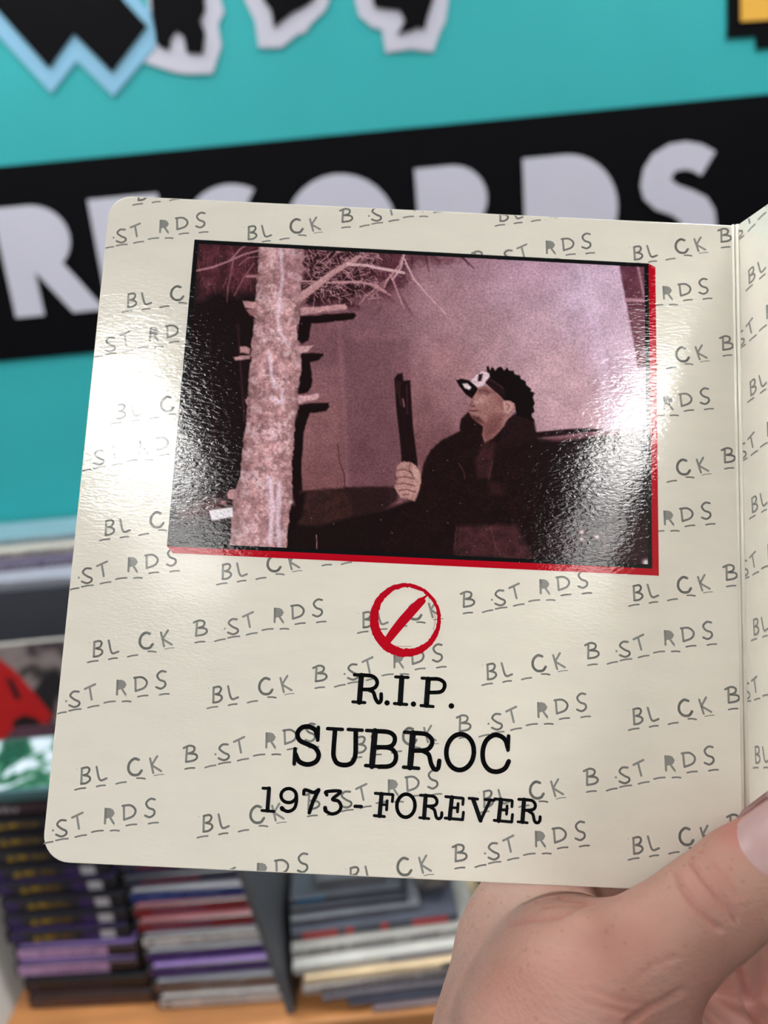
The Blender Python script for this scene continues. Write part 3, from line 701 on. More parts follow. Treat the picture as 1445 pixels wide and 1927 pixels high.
def line(pts, w0, c, soft=.9, op=1.0, w1=None):
    pts = np.array(pts, float); w1 = w0 if w1 is None else w1; ix = sel(pts, max(w0, w1) + soft * 3); x, y = gx[ix], gy[ix]; m = np.zeros(len(ix)); n = len(pts) - 1
    for i in range(n):
        d, t = seg_d(x, y, pts[i], pts[i + 1]); wd = (w0 + (w1 - w0) * (i + t) / n) / 2
        m = np.maximum(m, np.clip((wd - d) / (2 * soft) + .5, 0, 1))
    blend(ix, m * op, c)
def glow(x0, y0, rx, ry, c, op):
    m = np.exp(-((gx - x0) / rx) ** 2 - ((gy - y0) / ry) ** 2) * op; blend(np.arange(len(gx)), m, c)
P1 = lambda pts: [(300 + a / 2.876, 430 + b / 2.876) for a, b in pts]
P2 = lambda pts: [(700 + a / 2.58, 430 + b / 2.58) for a, b in pts]
DK = (30, 18, 21)
ink *= (1 + .13 * (fbm(gx, gy, 40, 2) - .5) * 2)[:, None]
poly([(648, 640), (770, 640), (770, 940), (652, 930), (640, 780)], (95, 64, 74), 7, .35)
poly([(628, 560), (636, 640), (651, 930), (660, 930), (645, 640), (638, 560)], (165, 120, 126), 4, .25)
line(P1([(965, 1170), (975, 1260), (1000, 1330), (1005, 1400)]), 1.5, (70, 45, 50), .8)
# dark left side of the picture
poly(P1([(150, 40), (560, 40), (540, 600), (500, 1000), (460, 1400), (380, 1800), (0, 1800), (0, 900)]), DK, 3)
poly(P1([(200, 70), (560, 70), (545, 330), (430, 360), (330, 330), (210, 380)]), (98, 55, 64), 14, .7, 8, .5)
for k in range(70):
    x = rng.uniform(205, 520); y = rng.uniform(90, 330); l = rng.uniform(15, 60); line(P1([(x, y), (x + rng.uniform(-14, 14), y + l)]), 1.2, (150, 98, 106), .7, .35)
line(P1([(425, 520), (440, 760), (460, 1040)]), 4, (84, 44, 54), 1.5, .55); line(P1([(275, 560), (285, 900), (300, 1200)]), 3, (60, 32, 38), 1.5, .5)
line(P1([(290, 1000), (305, 1250)]), 3, (70, 30, 36), 2, .5)
glow(400, 955, 40, 22, (96, 48, 52), .8); glow(352, 968, 22, 14, (110, 62, 68), .6)
line(P1([(190, 232), (290, 210), (380, 176), (460, 140), (545, 118)]), 4, (180, 128, 136), .9, .85, 3)
line(P1([(385, 172), (440, 110), (475, 90)]), 3, (176, 122, 130), .9, .8); line(P1([(400, 175), (385, 250), (370, 330), (366, 400)]), 2.6, (150, 98, 106), .9, .8, 1.4)
line(P1([(512, 190), (455, 270), (405, 365)]), 2.2, (150, 98, 106), .8, .8); line(P1([(370, 260), (345, 320)]), 1.5, (140, 90, 98), .8, .7); line(P1([(560, 150), (480, 160), (430, 200)]), 2, (160, 108, 116), .8, .7)
# dark thicket behind the branches
poly(P1([(770, 85), (1300, 105), (1330, 150), (1250, 240), (1320, 290), (1180, 340), (1040, 370), (1070, 420), (900, 420), (770, 390)]), (52, 27, 34), 8, .93, 14, .4)
poly(P1([(1300, 105), (1438, 110), (1438, 170), (1360, 190), (1290, 200)]), (100, 64, 74), 8, .7, 10)
poly(P2([(0, 110), (330, 125), (440, 135), (380, 175), (250, 160), (190, 190), (160, 260), (80, 330), (0, 330)]), (92, 56, 66), 8, .75, 12, .3)
for a in ([(400, 120), (450, 150), (495, 195)], [(430, 130), (470, 180)], [(290, 130), (330, 160)], [(195, 140), (190, 200)], [(590, 130), (620, 155)], [(700, 140), (712, 152)], [(260, 130), (275, 205)]): line(P2(a), 4, (70, 40, 50), 1.5, .8, 1.5)
for a in ([(30, 330), (80, 290), (150, 260)], [(120, 300), (190, 415)], [(0, 350), (60, 320), (110, 360)], [(40, 390), (10, 420)]): line(P2(a), 5, (100, 66, 76), 2.5, .55)
# twigs
BR = (186, 136, 142); BH = (212, 168, 176)
for k in range(420):
    x = rng.uniform(770, 1180); y = rng.uniform(95, 385); a = rng.uniform(-1.2, 1.9); l = rng.uniform(14, 60)
    line(P1([(x, y), (x + l * math.cos(a), y + l * math.sin(a) * .8)]), 1.3, (196, 146, 154), .6, rng.uniform(.3, .85))
for k in range(60):
    x = rng.uniform(1000, 1420); y = rng.uniform(110, 300); a = rng.uniform(.2, 1.5); l = rng.uniform(14, 50)
    line(P1([(x, y), (x + l * math.cos(a), y + l * math.sin(a))]), 1.2, (190, 140, 148), .6, rng.uniform(.2, .5))
# trunk shadow on the wall
SH = (27, 14, 17)
poly(P1([(760, 478), (900, 466), (1050, 456), (1062, 470), (1050, 492), (900, 510), (822, 516), (806, 605), (770, 625), (745, 600)]), SH, 1.6, 1, 1.5)
poly(P1([(760, 678), (888, 676), (870, 712), (815, 722), (828, 835), (800, 890), (750, 900), (740, 850)]), SH, 1.6, 1, 2)
poly(P1([(750, 955), (850, 945), (915, 945), (918, 968), (900, 990), (812, 1002), (780, 1100), (768, 1300), (772, 1430), (720, 1520), (680, 1500), (700, 1100)]), SH, 1.6, 1, 1.5)
# foot of the wall and dark ground
poly(P1([(760, 1420), (1000, 1402), (1235, 1400), (1240, 1500), (1140, 1560), (860, 1620), (690, 1740), (680, 1560), (720, 1480)]), (58, 36, 35), 2.5, 1, 2, .25)
poly(P1([(1000, 1402), (1290, 1398), (1290, 1470), (1225, 1520), (1050, 1560), (1035, 1480)]), (46, 27, 29), 4, .9)
poly(P1([(690, 1740), (690, 1600), (860, 1610), (1040, 1560), (1220, 1520), (1330, 1480), (1470, 1440), (1470, 1800), (690, 1800)]), (31, 18, 20), 4)
poly(P1([(720, 1440), (790, 1430), (770, 1560), (740, 1600), (700, 1740), (670, 1740), (690, 1550)]), SH, 4)
# trunk
TR = (186, 138, 142)
trunk = P1([(545, 60), (528, 260), (520, 400), (515, 500), (500, 620), (490, 740), (480, 900), (470, 1050), (450, 1200), (435, 1350), (400, 1440), (388, 1600), (375, 1760), (685, 1760), (700, 1560), (720, 1450), (720, 1250), (735, 1050), (755, 960), (750, 880), (768, 780), (770, 700), (750, 640), (745, 560), (760, 440), (765, 380), (775, 260), (785, 60)])
stubs = [([(450, 395), (530, 398), (530, 440), (465, 430)], TR), ([(468, 440), (530, 430), (530, 490), (490, 470)], (150, 104, 108)), ([(436, 640), (470, 636), (492, 650), (488, 678), (436, 672)], TR), ([(400, 700), (440, 690), (492, 684), (488, 708), (410, 716)], TR),
         ([(760, 430), (900, 420), (1005, 408), (1018, 425), (1010, 440), (900, 450), (765, 472)], (190, 140, 145)), ([(745, 640), (835, 634), (800, 668), (745, 684)], (196, 148, 154)), ([(735, 905), (800, 905), (858, 894), (866, 908), (855, 924), (735, 950)], (204, 158, 164)), ([(365, 1440), (380, 1414), (412, 1410), (410, 1470), (372, 1462)], (180, 132, 136)), ([(330, 1474), (362, 1472), (366, 1490), (330, 1486)], (150, 100, 104)), ([(468, 255), (535, 250), (535, 266), (470, 264)], (160, 112, 118)), ([(462, 930), (490, 900), (490, 975), (470, 950)], TR)]
for p, c in stubs: poly(P1(p), c, 1.4, 1, 1.5, .2)
poly(trunk, TR, 1.5, 1, 3.0, .30)
it = sel(trunk, 2)
def in_trunk(x, y):
    r = np.zeros(len(x), bool); n = len(trunk)
    for i in range(n):
        p, q = trunk[i], trunk[(i + 1) % n]
        if p[1] != q[1]: r ^= ((p[1] > y) != (q[1] > y)) & (x < (q[0] - p[0]) * (y - p[1]) / (q[1] - p[1]) + p[0])
    return r
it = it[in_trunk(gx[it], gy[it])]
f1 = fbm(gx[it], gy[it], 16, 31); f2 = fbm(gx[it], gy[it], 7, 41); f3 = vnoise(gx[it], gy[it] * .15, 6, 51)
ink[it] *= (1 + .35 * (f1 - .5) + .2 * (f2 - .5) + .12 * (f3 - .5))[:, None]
blend(it, np.clip((f1 * .5 + f2 * .5 - .52) * 4.5, 0, .7), (226, 192, 204)); blend(it, np.clip((.40 - f2) * 2.5, 0, .3), (122, 82, 86))
for a, wd in (([(655, 90), (660, 190), (668, 260), (655, 340), (640, 480), (650, 560), (700, 640)], 5), ([(600, 690), (605, 780), (620, 860)], 5), ([(600, 920), (665, 940), (665, 870)], 5), ([(590, 660), (600, 720)], 4), ([(600, 1350), (610, 1500), (600, 1700)], 8), ([(650, 1380), (640, 1600), (650, 1720)], 8)): line(P1(a), wd, (230, 202, 222), 2.6, .85)
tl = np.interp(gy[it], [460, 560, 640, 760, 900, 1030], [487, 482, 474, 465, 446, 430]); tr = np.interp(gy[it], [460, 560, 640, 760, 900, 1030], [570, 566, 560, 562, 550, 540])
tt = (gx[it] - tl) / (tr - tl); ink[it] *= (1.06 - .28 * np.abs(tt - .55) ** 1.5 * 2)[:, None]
for x, y, r in ((570, 605, 6), (686, 683, 5), (725, 1000, 5), (712, 1480, 5)): glow(300 + x / 2.876, 430 + y / 2.876, r, r, (226, 190, 196), .9); glow(300 + x / 2.876 + 6, 430 + y / 2.876 + 5, r * .7, r * .7, (100, 62, 66), .5)
ii = it[(gx[it] > 520) & (gy[it] < 560)]; blend(ii, np.full(len(ii), .16), (110, 70, 84))
# main branch and bright twigs over the thicket
line(P1([(765, 372), (850, 310), (940, 240), (1030, 185), (1085, 150)]), 15, TR, 1.2, 1, 6); line(P1([(780, 350), (860, 290), (950, 222)]), 4, (206, 160, 166), 2, .6, 3)
line(P1([(1020, 195), (1120, 200), (1230, 225), (1320, 242)]), 6, BH, 1, .95, 4); line(P1([(940, 292), (1080, 290), (1160, 305), (1225, 342)]), 5, BR, 1, .95, 3.5)
line(P1([(770, 285), (860, 288), (1010, 300)]), 3, BR, .8, .9, 2); line(P1([(1010, 230), (1060, 300)]), 2, BR, .8, .8); line(P1([(880, 300), (890, 370)]), 2, BR, .8, .7); line(P1([(960, 310), (1020, 350)]), 1.6, BR, .8, .8)
line(P1([(1330, 120), (1300, 200), (1240, 270), (1215, 320)]), 4, BR, 1, .9, 3); line(P1([(1245, 250), (1285, 330), (1318, 415)]), 2.2, BR, .8, .9, 1.5); line(P1([(1250, 262), (1160, 330), (1078, 412)]), 2, BR, .8, .85, 1.2); line(P1([(1330, 190), (1380, 270), (1438, 345)]), 3, BR, .8, .9, 2)
line(P2([(158, 150), (200, 245), (275, 330), (358, 416)]), 2.6, BH, .8, .95, 1.6); line(P2([(160, 110), (140, 190), (100, 250)]), 3.2, BH, .9, .9); line(P2([(0, 190), (80, 200), (155, 215)]), 4.5, BH, .9, .95); line(P2([(95, 225), (120, 310), (155, 390)]), 1.8, BR, .8, .9); line(P2([(95, 225), (40, 290), (0, 330)]), 2, BR, .8, .8); line(P2([(0, 280), (40, 300), (90, 325)]), 2.5, BR, .8, .8)
line(P1([(1060, 150), (1160, 165)]), 2.4, BR, .8, .8); line(P1([(900, 200), (960, 130), (990, 110)]), 2, BR, .8, .7); line(P1([(820, 260), (760, 190), (800, 140)]), 2, BR, .8, .5)
# white plate beside the trunk
poly(P1([(268, 1526), (395, 1508), (400, 1560), (284, 1582)]), (236, 226, 236), 1.3)
line(P1([(850, 1660), (852, 1735)]), 1.4, (190, 140, 145), .6, .8)
# window on the right wall and light streaks
poly(P2([(1198, 165), (1345, 175), (1345, 665), (1292, 682), (1262, 500), (1235, 370), (1215, 270)]), (94, 54, 66), 2, .96, 1, .2)
poly(P2([(1245, 400), (1330, 395), (1330, 660), (1294, 680), (1270, 540)]), (120, 76, 88), 5, .8)
line(P2([(1232, 348), (1325, 350)]), 7, (178, 130, 146), 1.2, .9); line(P2([(1288, 175), (1320, 330)]), 5, (170, 124, 140), 1.2, .8)
for a, o_ in (([(1000, 175), (1060, 420), (1110, 750), (1135, 960)], .28), ([(1045, 190), (1095, 480), (1140, 760), (1160, 960)], .38)): line(P2(a), 7, (232, 205, 236), 3.5, o_)
# car
poly(P2([(770, 992), (950, 974), (1060, 970), (1118, 976), (1090, 985), (900, 1010), (770, 1020)]), (36, 18, 24), 1.5)
poly(P2([(760, 1018), (900, 1014), (1040, 998), (1160, 980), (1260, 975), (1350, 965), (1350, 1700), (-10, 1700), (0, 1420), (200, 1330), (500, 1100)]), (30, 16, 20), 4)
poly(P2([(830, 1020), (980, 1002), (1130, 985), (1230, 978), (1240, 1000), (1100, 1010), (900, 1030)]), (150, 100, 112), 5, .8)
line(P2([(1130, 1020), (1160, 1300), (1140, 1420), (1125, 1590)]), 3, (74, 42, 46), 2, .7); glow(1190, 1000, 55, 40, (70, 40, 46), .5); glow(1190, 1045, 40, 18, (96, 56, 66), .35)
poly(P2([(880, 1420), (1340, 1440), (1340, 1640), (800, 1600)]), (58, 32, 38), 12, .5, 4, .3)
for x, y, r in ((1015, 1474, 4.5), (1015, 1508, 3.5), (1090, 1497, 4)): glow(700 + x / 2.58, 430 + y / 2.58, r, r * .9, (235, 205, 215), 1)
glow(700 + 1328 / 2.58, 430 + 1622 / 2.58, 6, 6, (250, 235, 245), 1); line(P2([(1125, 1450), (1128, 1580)]), 1.5, (130, 90, 95), .8, .6)
# figure: jacket, hood, hair, cap, face
JK = (34, 18, 20)
poly(P2([(430, 925), (425, 985), (340, 1025), (285, 1075), (250, 1140), (232, 1240), (212, 1340), (140, 1360), (60, 1500), (0, 1640), (790, 1660), (800, 1400), (810, 1100), (800, 1010), (782, 925), (700, 900), (600, 960), (540, 950), (470, 890)]), JK, 1.8, 1, 1.5, .2)
poly(P2([(536, 1040), (600, 1040), (575, 1210), (510, 1215), (500, 1130)]), (66, 38, 40), 4, .8, 1, .2); poly(P2([(560, 1230), (620, 1240), (640, 1290), (580, 1290)]), (64, 34, 38), 5, .7)
poly(P2([(412, 1450), (560, 1440), (700, 1440), (790, 1600), (780, 1640), (395, 1610)]), (78, 48, 52), 5, .75, 2, .35)
for a in ([(420, 1140), (445, 1180), (450, 1215)], [(585, 1130), (565, 1220)], [(410, 1450), (400, 1560)], [(575, 1450), (605, 1560)]): line(P2(a), 1.5, (120, 80, 84), .8, .55)
poly(P2([(785, 930), (800, 1010), (690, 1060), (600, 1080), (640, 960), (690, 895)]), (40, 22, 26), 3, .8)
FC = (152, 107, 105)
poly(P2([(498, 775), (530, 762), (600, 780), (650, 825), (692, 840), (690, 880), (668, 908), (640, 960), (605, 1000), (580, 1022), (545, 1040), (535, 1000), (540, 960), (505, 938), (478, 912), (468, 885), (474, 872), (470, 862), (482, 845), (478, 830), (490, 812)]), FC, 1.3, 1, .8, .12)
poly(P2([(560, 960), (640, 910), (620, 975), (550, 1042), (535, 1000)]), (128, 84, 84), 4, .7)
poly(P2([(478, 905), (520, 915), (545, 950), (520, 945), (490, 930)]), (66, 40, 42), 2.5, .75); poly(P2([(590, 790), (645, 832), (630, 880), (605, 850)]), (126, 84, 84), 4, .5)
line(P2([(472, 884), (495, 886), (512, 884)]), 2.2, (60, 32, 34), 1, .8); line(P2([(516, 800), (540, 800), (560, 808)]), 2, (80, 48, 50), 1, .7); glow(700 + 495 / 2.58, 430 + 862 / 2.58, 3, 2.2, (80, 48, 50), .7)
glow(700 + 530 / 2.58, 430 + 835 / 2.58, 10, 8, (200, 156, 152), .55); glow(700 + 505 / 2.58, 430 + 845 / 2.58, 4, 5, (196, 152, 148), .5)
poly(P2([(500, 925), (545, 935), (600, 900), (640, 900), (610, 985), (560, 1035), (540, 1000), (540, 955)]), (104, 66, 66), 5, .6)
line(P2([(484, 846), (476, 858), (490, 866)]), 2, (96, 60, 60), 1, .7); line(P2([(520, 790), (545, 788), (570, 800)]), 2.5, (70, 42, 44), 1.2, .7); poly(P2([(500, 775), (560, 775), (590, 800), (530, 792)]), (92, 58, 60), 3, .6)
HR = (22, 13, 16)
hair = [(545, 745), (560, 710), (556, 672), (566, 668), (572, 690), (580, 672), (592, 680), (596, 692), (612, 674), (628, 672), (640, 690), (655, 676), (664, 692), (685, 690), (692, 708), (718, 716), (722, 732), (745, 742), (748, 762), (772, 780), (770, 792), (788, 800), (780, 820), (790, 850), (782, 866), (790, 885), (775, 905), (782, 935), (700, 905), (692, 850), (672, 838), (640, 832), (600, 790)]
poly(P2(hair), HR, 1.1, 1, .8)
poly(P2([(635, 842), (665, 836), (688, 850), (684, 880), (662, 900), (640, 895)]), (184, 138, 134), 1.5); line(P2([(650, 850), (668, 862), (655, 885)]), 2, (110, 70, 70), 1, .7)
poly(P2([(480, 742), (505, 712), (535, 694), (568, 702), (572, 725), (548, 756), (525, 772), (500, 768)]), (222, 192, 206), 1.2); poly(P2([(518, 708), (538, 706), (530, 742), (512, 742)]), (44, 26, 32), 1.2)
poly(P2([(548, 748), (570, 722), (640, 770), (650, 825), (600, 795)]), (36, 20, 24), 1.4); line(P2([(575, 735), (635, 775)]), 2, (90, 56, 62), 1.2, .6)
poly(P2([(408, 738), (432, 730), (470, 738), (505, 768), (512, 785), (485, 826), (455, 806), (425, 768)]), (20, 12, 15), 1.2); poly(P2([(438, 755), (462, 752), (482, 772), (472, 784), (450, 776)]), (228, 206, 214), 1.3)
# dark club held upright and the gripping hand
poly(P2([(108, 730), (122, 708), (148, 702), (152, 740), (185, 738), (190, 830), (200, 980), (222, 1145), (225, 1200), (148, 1200), (138, 1050), (118, 880)]), (33, 17, 21), 1.3)
for a in ([(135, 745), (132, 800), (140, 860)], [(168, 760), (172, 900)], [(122, 740), (120, 800)]): line(P2(a), 2.4, (84, 52, 58), 1.2, .6)
line(P2([(150, 830), (156, 865)]), 3, (150, 104, 110), 1, .8)
HD = (178, 132, 128)
poly(P2([(122, 1150), (150, 1132), (182, 1134), (212, 1150), (236, 1190), (238, 1230), (228, 1270), (208, 1326), (172, 1312), (140, 1308), (122, 1282), (106, 1258), (112, 1240), (122, 1222), (116, 1190)]), HD, 1.2, 1, 1, .15)
for a in ([(125, 1175), (160, 1170), (190, 1185)], [(118, 1210), (160, 1205), (200, 1215)], [(115, 1240), (160, 1238), (205, 1250)], [(130, 1272), (170, 1268), (210, 1280)], [(185, 1140), (180, 1170), (205, 1215)], [(150, 1295), (180, 1290)]): line(P2(a), 2.2, (84, 50, 52), 1, .75)
glow(700 + 218 / 2.58, 430 + 1190 / 2.58, 6, 12, (214, 172, 166), .6)
# overall: dust specks, thin pale rim
for k in range(90):
    x = rng.uniform(330, 1210); y = rng.uniform(470, 1055); i = int(np.argmin((gx - x) ** 2 + (gy - y) ** 2)); ink[i] = ink[i] * .4 + np.array([200, 165, 165]) * .6
ink = np.clip(ink, 0, 255); ink = np.where(ink < 60, ink * .93, ink + 9 * np.sin(np.clip((ink - 60) / 195, 0, 1) * math.pi))
lc = lin(np.clip(ink, 0, 255))
Vp = np.c_[loc, np.full(len(loc), .00013)]
idx = np.arange(GX * GY).reshape(GY, GX); q = np.stack([idx[:-1, :-1], idx[1:, :-1], idx[1:, 1:], idx[:-1, 1:]], -1).reshape(-1, 4)
me = bpy.data.meshes.new('printed_photograph'); me.vertices.add(len(Vp)); me.vertices.foreach_set('co', Vp.ravel())
me.loops.add(len(q) * 4); me.loops.foreach_set('vertex_index', q.ravel()); me.polygons.add(len(q)); me.polygons.foreach_set('loop_start', np.arange(0, len(q) * 4, 4)); me.polygons.foreach_set('loop_total', np.full(len(q), 4))
me.update(calc_edges=True)
at = me.attributes.new('ink', 'FLOAT_COLOR', 'POINT'); at.data.foreach_set('color', np.c_[lc, np.ones(len(lc))].ravel())
me.materials.append(M['picture'])
o = bpy.data.objects.new('printed_photograph', me); COL.objects.link(o); o.parent = sleeve
tag(o, 'dusky pink printed photograph: pale tree trunk, person in cap and dark jacket gripping a dark club')

# ------------------------------------------------------------------ the hand holding the sleeve
# skeleton of round cones (joint positions in the room, radius at each joint) blended into one continuous surface
J = lambda x, y, d: at_d(x, y, d)
cones = []
def limb(*js, k=.006):
    for a, b_ in zip(js, js[1:]): cones.append((J(*a[:3]), a[3], J(*b_[:3]), b_[3], k))
limb((1092, 1990, .181, .0240), (1125, 1872, .180, .0158), (1335, 1709, .1850, .0117), (1400, 1658, .1864, .0117), (1502, 1573, .1878, .0106), k=.003)        # thumb
limb((1035, 2080, .203, .0300), (1000, 1790, .2145, .0198), k=.010)                                                               # index metacarpal
limb((1000, 1790, .2145, .0198), (1035, 1570, .2205, .0105), (1078, 1420, .2235, .0096), (1108, 1325, .2240, .0084), k=.006)      # index finger behind the card
limb((1150, 2080, .212, .0300), (1140, 1800, .2290, .0180), (1180, 1560, .2245, .0108), (1215, 1410, .2245, .0098), (1240, 1315, .2250, .0085), k=.006)
limb((1060, 1828, .2050, .0140), (1150, 1822, .1915, .0130), k=.007)                                                              # web of skin
limb((1000, 1960, .2040, .0225), (1090, 1880, .1900, .0190), k=.010)
limb((1230, 2080, .230, .0280), (1315, 1905, .2820, .0205), (1362, 1660, .2440, .0112), (1385, 1520, .2330, .0100), (1392, 1420, .2290, .0086), k=.004)   # ring finger behind the card
limb((1330, 2100, .236, .0260), (1440, 1890, .2860, .0190), (1478, 1670, .2480, .0108), (1488, 1550, .2370, .0095), (1490, 1470, .2320, .0082), k=.004)   # little finger behind the card
limb((1092, 2010, .190, .0300), (1095, 2300, .188, .0290), (1100, 2560, .180, .0300), (1120, 2900, .165, .0340), k=.014)          # heel of the hand, wrist, forearm
limb((1040, 2080, .203, .0300), (1060, 2320, .196, .0270), k=.014); limb((1150, 2080, .214, .0300), (1330, 2100, .236, .0260), k=.012)
allp = np.array([c[i] for c in cones for i in (0, 2)]); rmax = .036
lo = allp.min(0) - rmax; hi = allp.max(0) + rmax
HS = .00082
ax = [np.arange(lo[i], hi[i] + HS, HS, dtype=np.float32) for i in range(3)]
shp = tuple(len(a) for a in ax)
Dg = np.full(shp, .05, np.float32)
for (a, ra, b_, rb, k) in cones:
    m0 = np.minimum(a - ra, b_ - rb) - .02; m1 = np.maximum(a + ra, b_ + rb) + .02
    sl_ = [slice(max(0, int((m0[i] - lo[i]) / HS)), min(shp[i], int((m1[i] - lo[i]) / HS) + 2)) for i in range(3)]
    X, Y, Z = np.meshgrid(*[ax[i][sl_[i]] - np.float32(a[i]) for i in range(3)], indexing='ij')
    d = (b_ - a).astype(np.float32); L2 = float(d @ d)
    t = np.clip((X * d[0] + Y * d[1] + Z * d[2]) / L2, 0, 1)
    dist = np.sqrt((X - t * d[0]) ** 2 + (Y - t * d[1]) ** 2 + (Z - t * d[2]) ** 2) - (ra + (rb - ra) * t)
    cur = Dg[tuple(sl_)]; hh = np.clip(.5 + .5 * (cur - dist) / k, 0, 1)
    Dg[tuple(sl_)] = cur * (1 - hh) + dist * hh - k * hh * (1 - hh)
# keep the flesh out of the card: clear the slab of space that the page fills
Xg, Yg, Zg = np.meshgrid(*[a - np.float32(o_) for a, o_ in zip(ax, PO)], indexing='ij')
uu = Xg * pu[0] + Yg * pu[1] + Zg * pu[2]; vv_ = Xg * pv[0] + Yg * pv[1] + Zg * pv[2]; nn = Xg * pn[0] + Yg * pn[1] + Zg * pn[2]
slab_d = np.maximum(np.maximum(np.abs(nn + TH / 2) - TH / 2 - .0002, vv_ - PH - .0003), uu - W_ - .003)
Dg = np.maximum(Dg, -slab_d)
# facing panel as well
w_ang = math.radians(97); px_ = uu - FX; side = px_ * math.sin(w_ang) + nn * math.cos(w_ang); along = -px_ * math.cos(w_ang) + nn * math.sin(w_ang)
Dg = np.maximum(Dg, -np.maximum(np.maximum(np.abs(side - .001) - .0016, -along - .001), vv_ - PH - .0003))
del Xg, Yg, Zg, uu, vv_, nn, slab_d, px_, side, along

def surface_nets(D, lo, h):
    s = D < 0
    c = [s[i:s.shape[0] - 1 + i, j:s.shape[1] - 1 + j, k:s.shape[2] - 1 + k] for i in (0, 1) for j in (0, 1) for k in (0, 1)]
    cnt = sum(x.astype(np.int8) for x in c); act = (cnt > 0) & (cnt < 8)
    ci = np.argwhere(act); vid = np.full(act.shape, -1, np.int64); vid[act] = np.arange(len(ci))
    acc = np.zeros((len(ci), 3)); num = np.zeros(len(ci))
    corners = [(i, j, k) for i in (0, 1) for j in (0, 1) for k in (0, 1)]
    for a_ in range(8):
        for b2 in range(a_ + 1, 8):
            A_, B_ = np.array(corners[a_]), np.array(corners[b2])
            if np.abs(A_ - B_).sum() != 1: continue
            da = D[tuple((ci + A_).T)]; db = D[tuple((ci + B_).T)]; m = (da < 0) != (db < 0)
            t = np.where(m, da / np.where(m, da - db, 1), 0)[:, None]
            acc += np.where(m[:, None], A_ + t * (B_ - A_), 0); num += m
    P = lo + (ci + acc / num[:, None]) * h
    quads = []
    for ax_ in range(3):
        o1, o2 = (ax_ + 1) % 3, (ax_ + 2) % 3
        sA = [slice(None)] * 3; sB = [slice(None)] * 3; sA[ax_] = slice(0, -1); sB[ax_] = slice(1, None)
        e = np.argwhere(s[tuple(sA)] != s[tuple(sB)])
        ok = (e[:, o1] > 0) & (e[:, o2] > 0) & (e[:, o1] < act.shape[o1]) & (e[:, o2] < act.shape[o2]); e = e[ok]
        ins = s[tuple(e.T)]
        q = []
        for d1, d2 in ((1, 1), (0, 1), (0, 0), (1, 0)):
            f_ = e.copy(); f_[:, o1] -= d1; f_[:, o2] -= d2; q.append(vid[tuple(f_.T)])
        q = np.stack(q, 1); q[~ins] = q[~ins][:, ::-1]; quads.append(q)
    return P, np.vstack(quads)
Ph, Qh = surface_nets(Dg, lo, HS)
def normals(P, Q):
    n = np.cross(P[Q[:, 2]] - P[Q[:, 0]], P[Q[:, 3]] - P[Q[:, 1]]); o = np.zeros_like(P)
    for i in range(4): np.add.at(o, Q[:, i], n)
    return o / np.maximum(np.linalg.norm(o, axis=1), 1e-12)[:, None]
Eh = np.vstack([Qh[:, [0, 1]], Qh[:, [1, 2]], Qh[:, [2, 3]], Qh[:, [3, 0]]]); deg = np.bincount(Eh[:, 0], minlength=len(Ph)) + np.bincount(Eh[:, 1], minlength=len(Ph))
for it_ in range(10):
    a_ = np.zeros_like(Ph)
    for d_ in range(3): a_[:, d_] = np.bincount(Eh[:, 0], Ph[Eh[:, 1], d_], len(Ph)) + np.bincount(Eh[:, 1], Ph[Eh[:, 0], d_], len(Ph))
    Ph = Ph + (.55 if it_ % 2 == 0 else -.53) * (a_ / deg[:, None] - Ph) if it_ < 8 else Ph + .3 * (a_ / deg[:, None] - Ph)
Nh = normals(Ph, Qh)
# skin creases: grooves pressed into the surface, and raised tendon / bone under the skin
dv = Ph - C; zc = -(dv @ Bk); hx = CX + F * (dv @ Rt) / zc; hy = CY - F * (dv @ Up) / zc
facing = np.clip(-(Nh * dv).sum(1) / np.linalg.norm(dv, axis=1) * 4, 0, 1) * (zc < .29)
disp = np.zeros(len(Ph)); red = np.zeros(len(Ph))
def crease(pts, wpx, depth, n=6, deep=False):
    p = smooth_line(pts, n); best = np.full(len(Ph), 1e9)
    ixx = np.nonzero((hx > p[:, 0].min() - 40) & (hx < p[:, 0].max() + 40) & (hy > p[:, 1].min() - 40) & (hy < p[:, 1].max() + 40))[0]
    for i in range(len(p) - 1): d_, _ = seg_d(hx[ixx], hy[ixx], p[i], p[i + 1]); best[ixx] = np.minimum(best[ixx], d_)
    fz = facing * ((zc > .215) if deep else (zc < .214)); g = np.exp(-(best / wpx) ** 2) * fz; disp[:] -= depth * g; red[:] = np.maximum(red, g * .5)
    disp[:] += depth * .12 * np.exp(-((best - wpx * 2.4) / (wpx * 1.6)) ** 2) * fz * (best < 1e8)
for pts, w_, dp in (([(1275, 1640), (1285, 1668), (1305, 1700), (1335, 1733), (1355, 1750)], 5.5, .0009), ([(1302, 1622), (1320, 1650), (1350, 1685), (1375, 1715), (1385, 1735)], 5, .0009), ([(1345, 1625), (1375, 1660), (1392, 1690)], 4.5, .0004), ([(1320, 1640), (1345, 1690), (1365, 1720)], 4, .0002),
                    ([(1050, 1690), (1085, 1696), (1130, 1690), (1170, 1692)], 5, .0004), ([(960, 1740), (1000, 1732), (1060, 1728), (1105, 1700)], 9, .0006), ([(1025, 1710), (1075, 1706), (1120, 1704)], 4, .0003),
                    ([(1180, 1925), (1225, 1895), (1285, 1862)], 6, .0008), ([(1205, 1830), (1240, 1812), (1270, 1800)], 6, .0002), ([(1110, 1860), (1160, 1880), (1215, 1890)], 6, .00022), ([(1100, 1885), (1150, 1900), (1200, 1908)], 6, .00018), ([(1287, 1862), (1310, 1890), (1352, 1930)], 7, .0016), ([(1383, 1795), (1395, 1850), (1412, 1900), (1430, 1930)], 7, .0016)):
    crease(pts, w_ * .8, dp * 1.3, deep=dp > .0015)
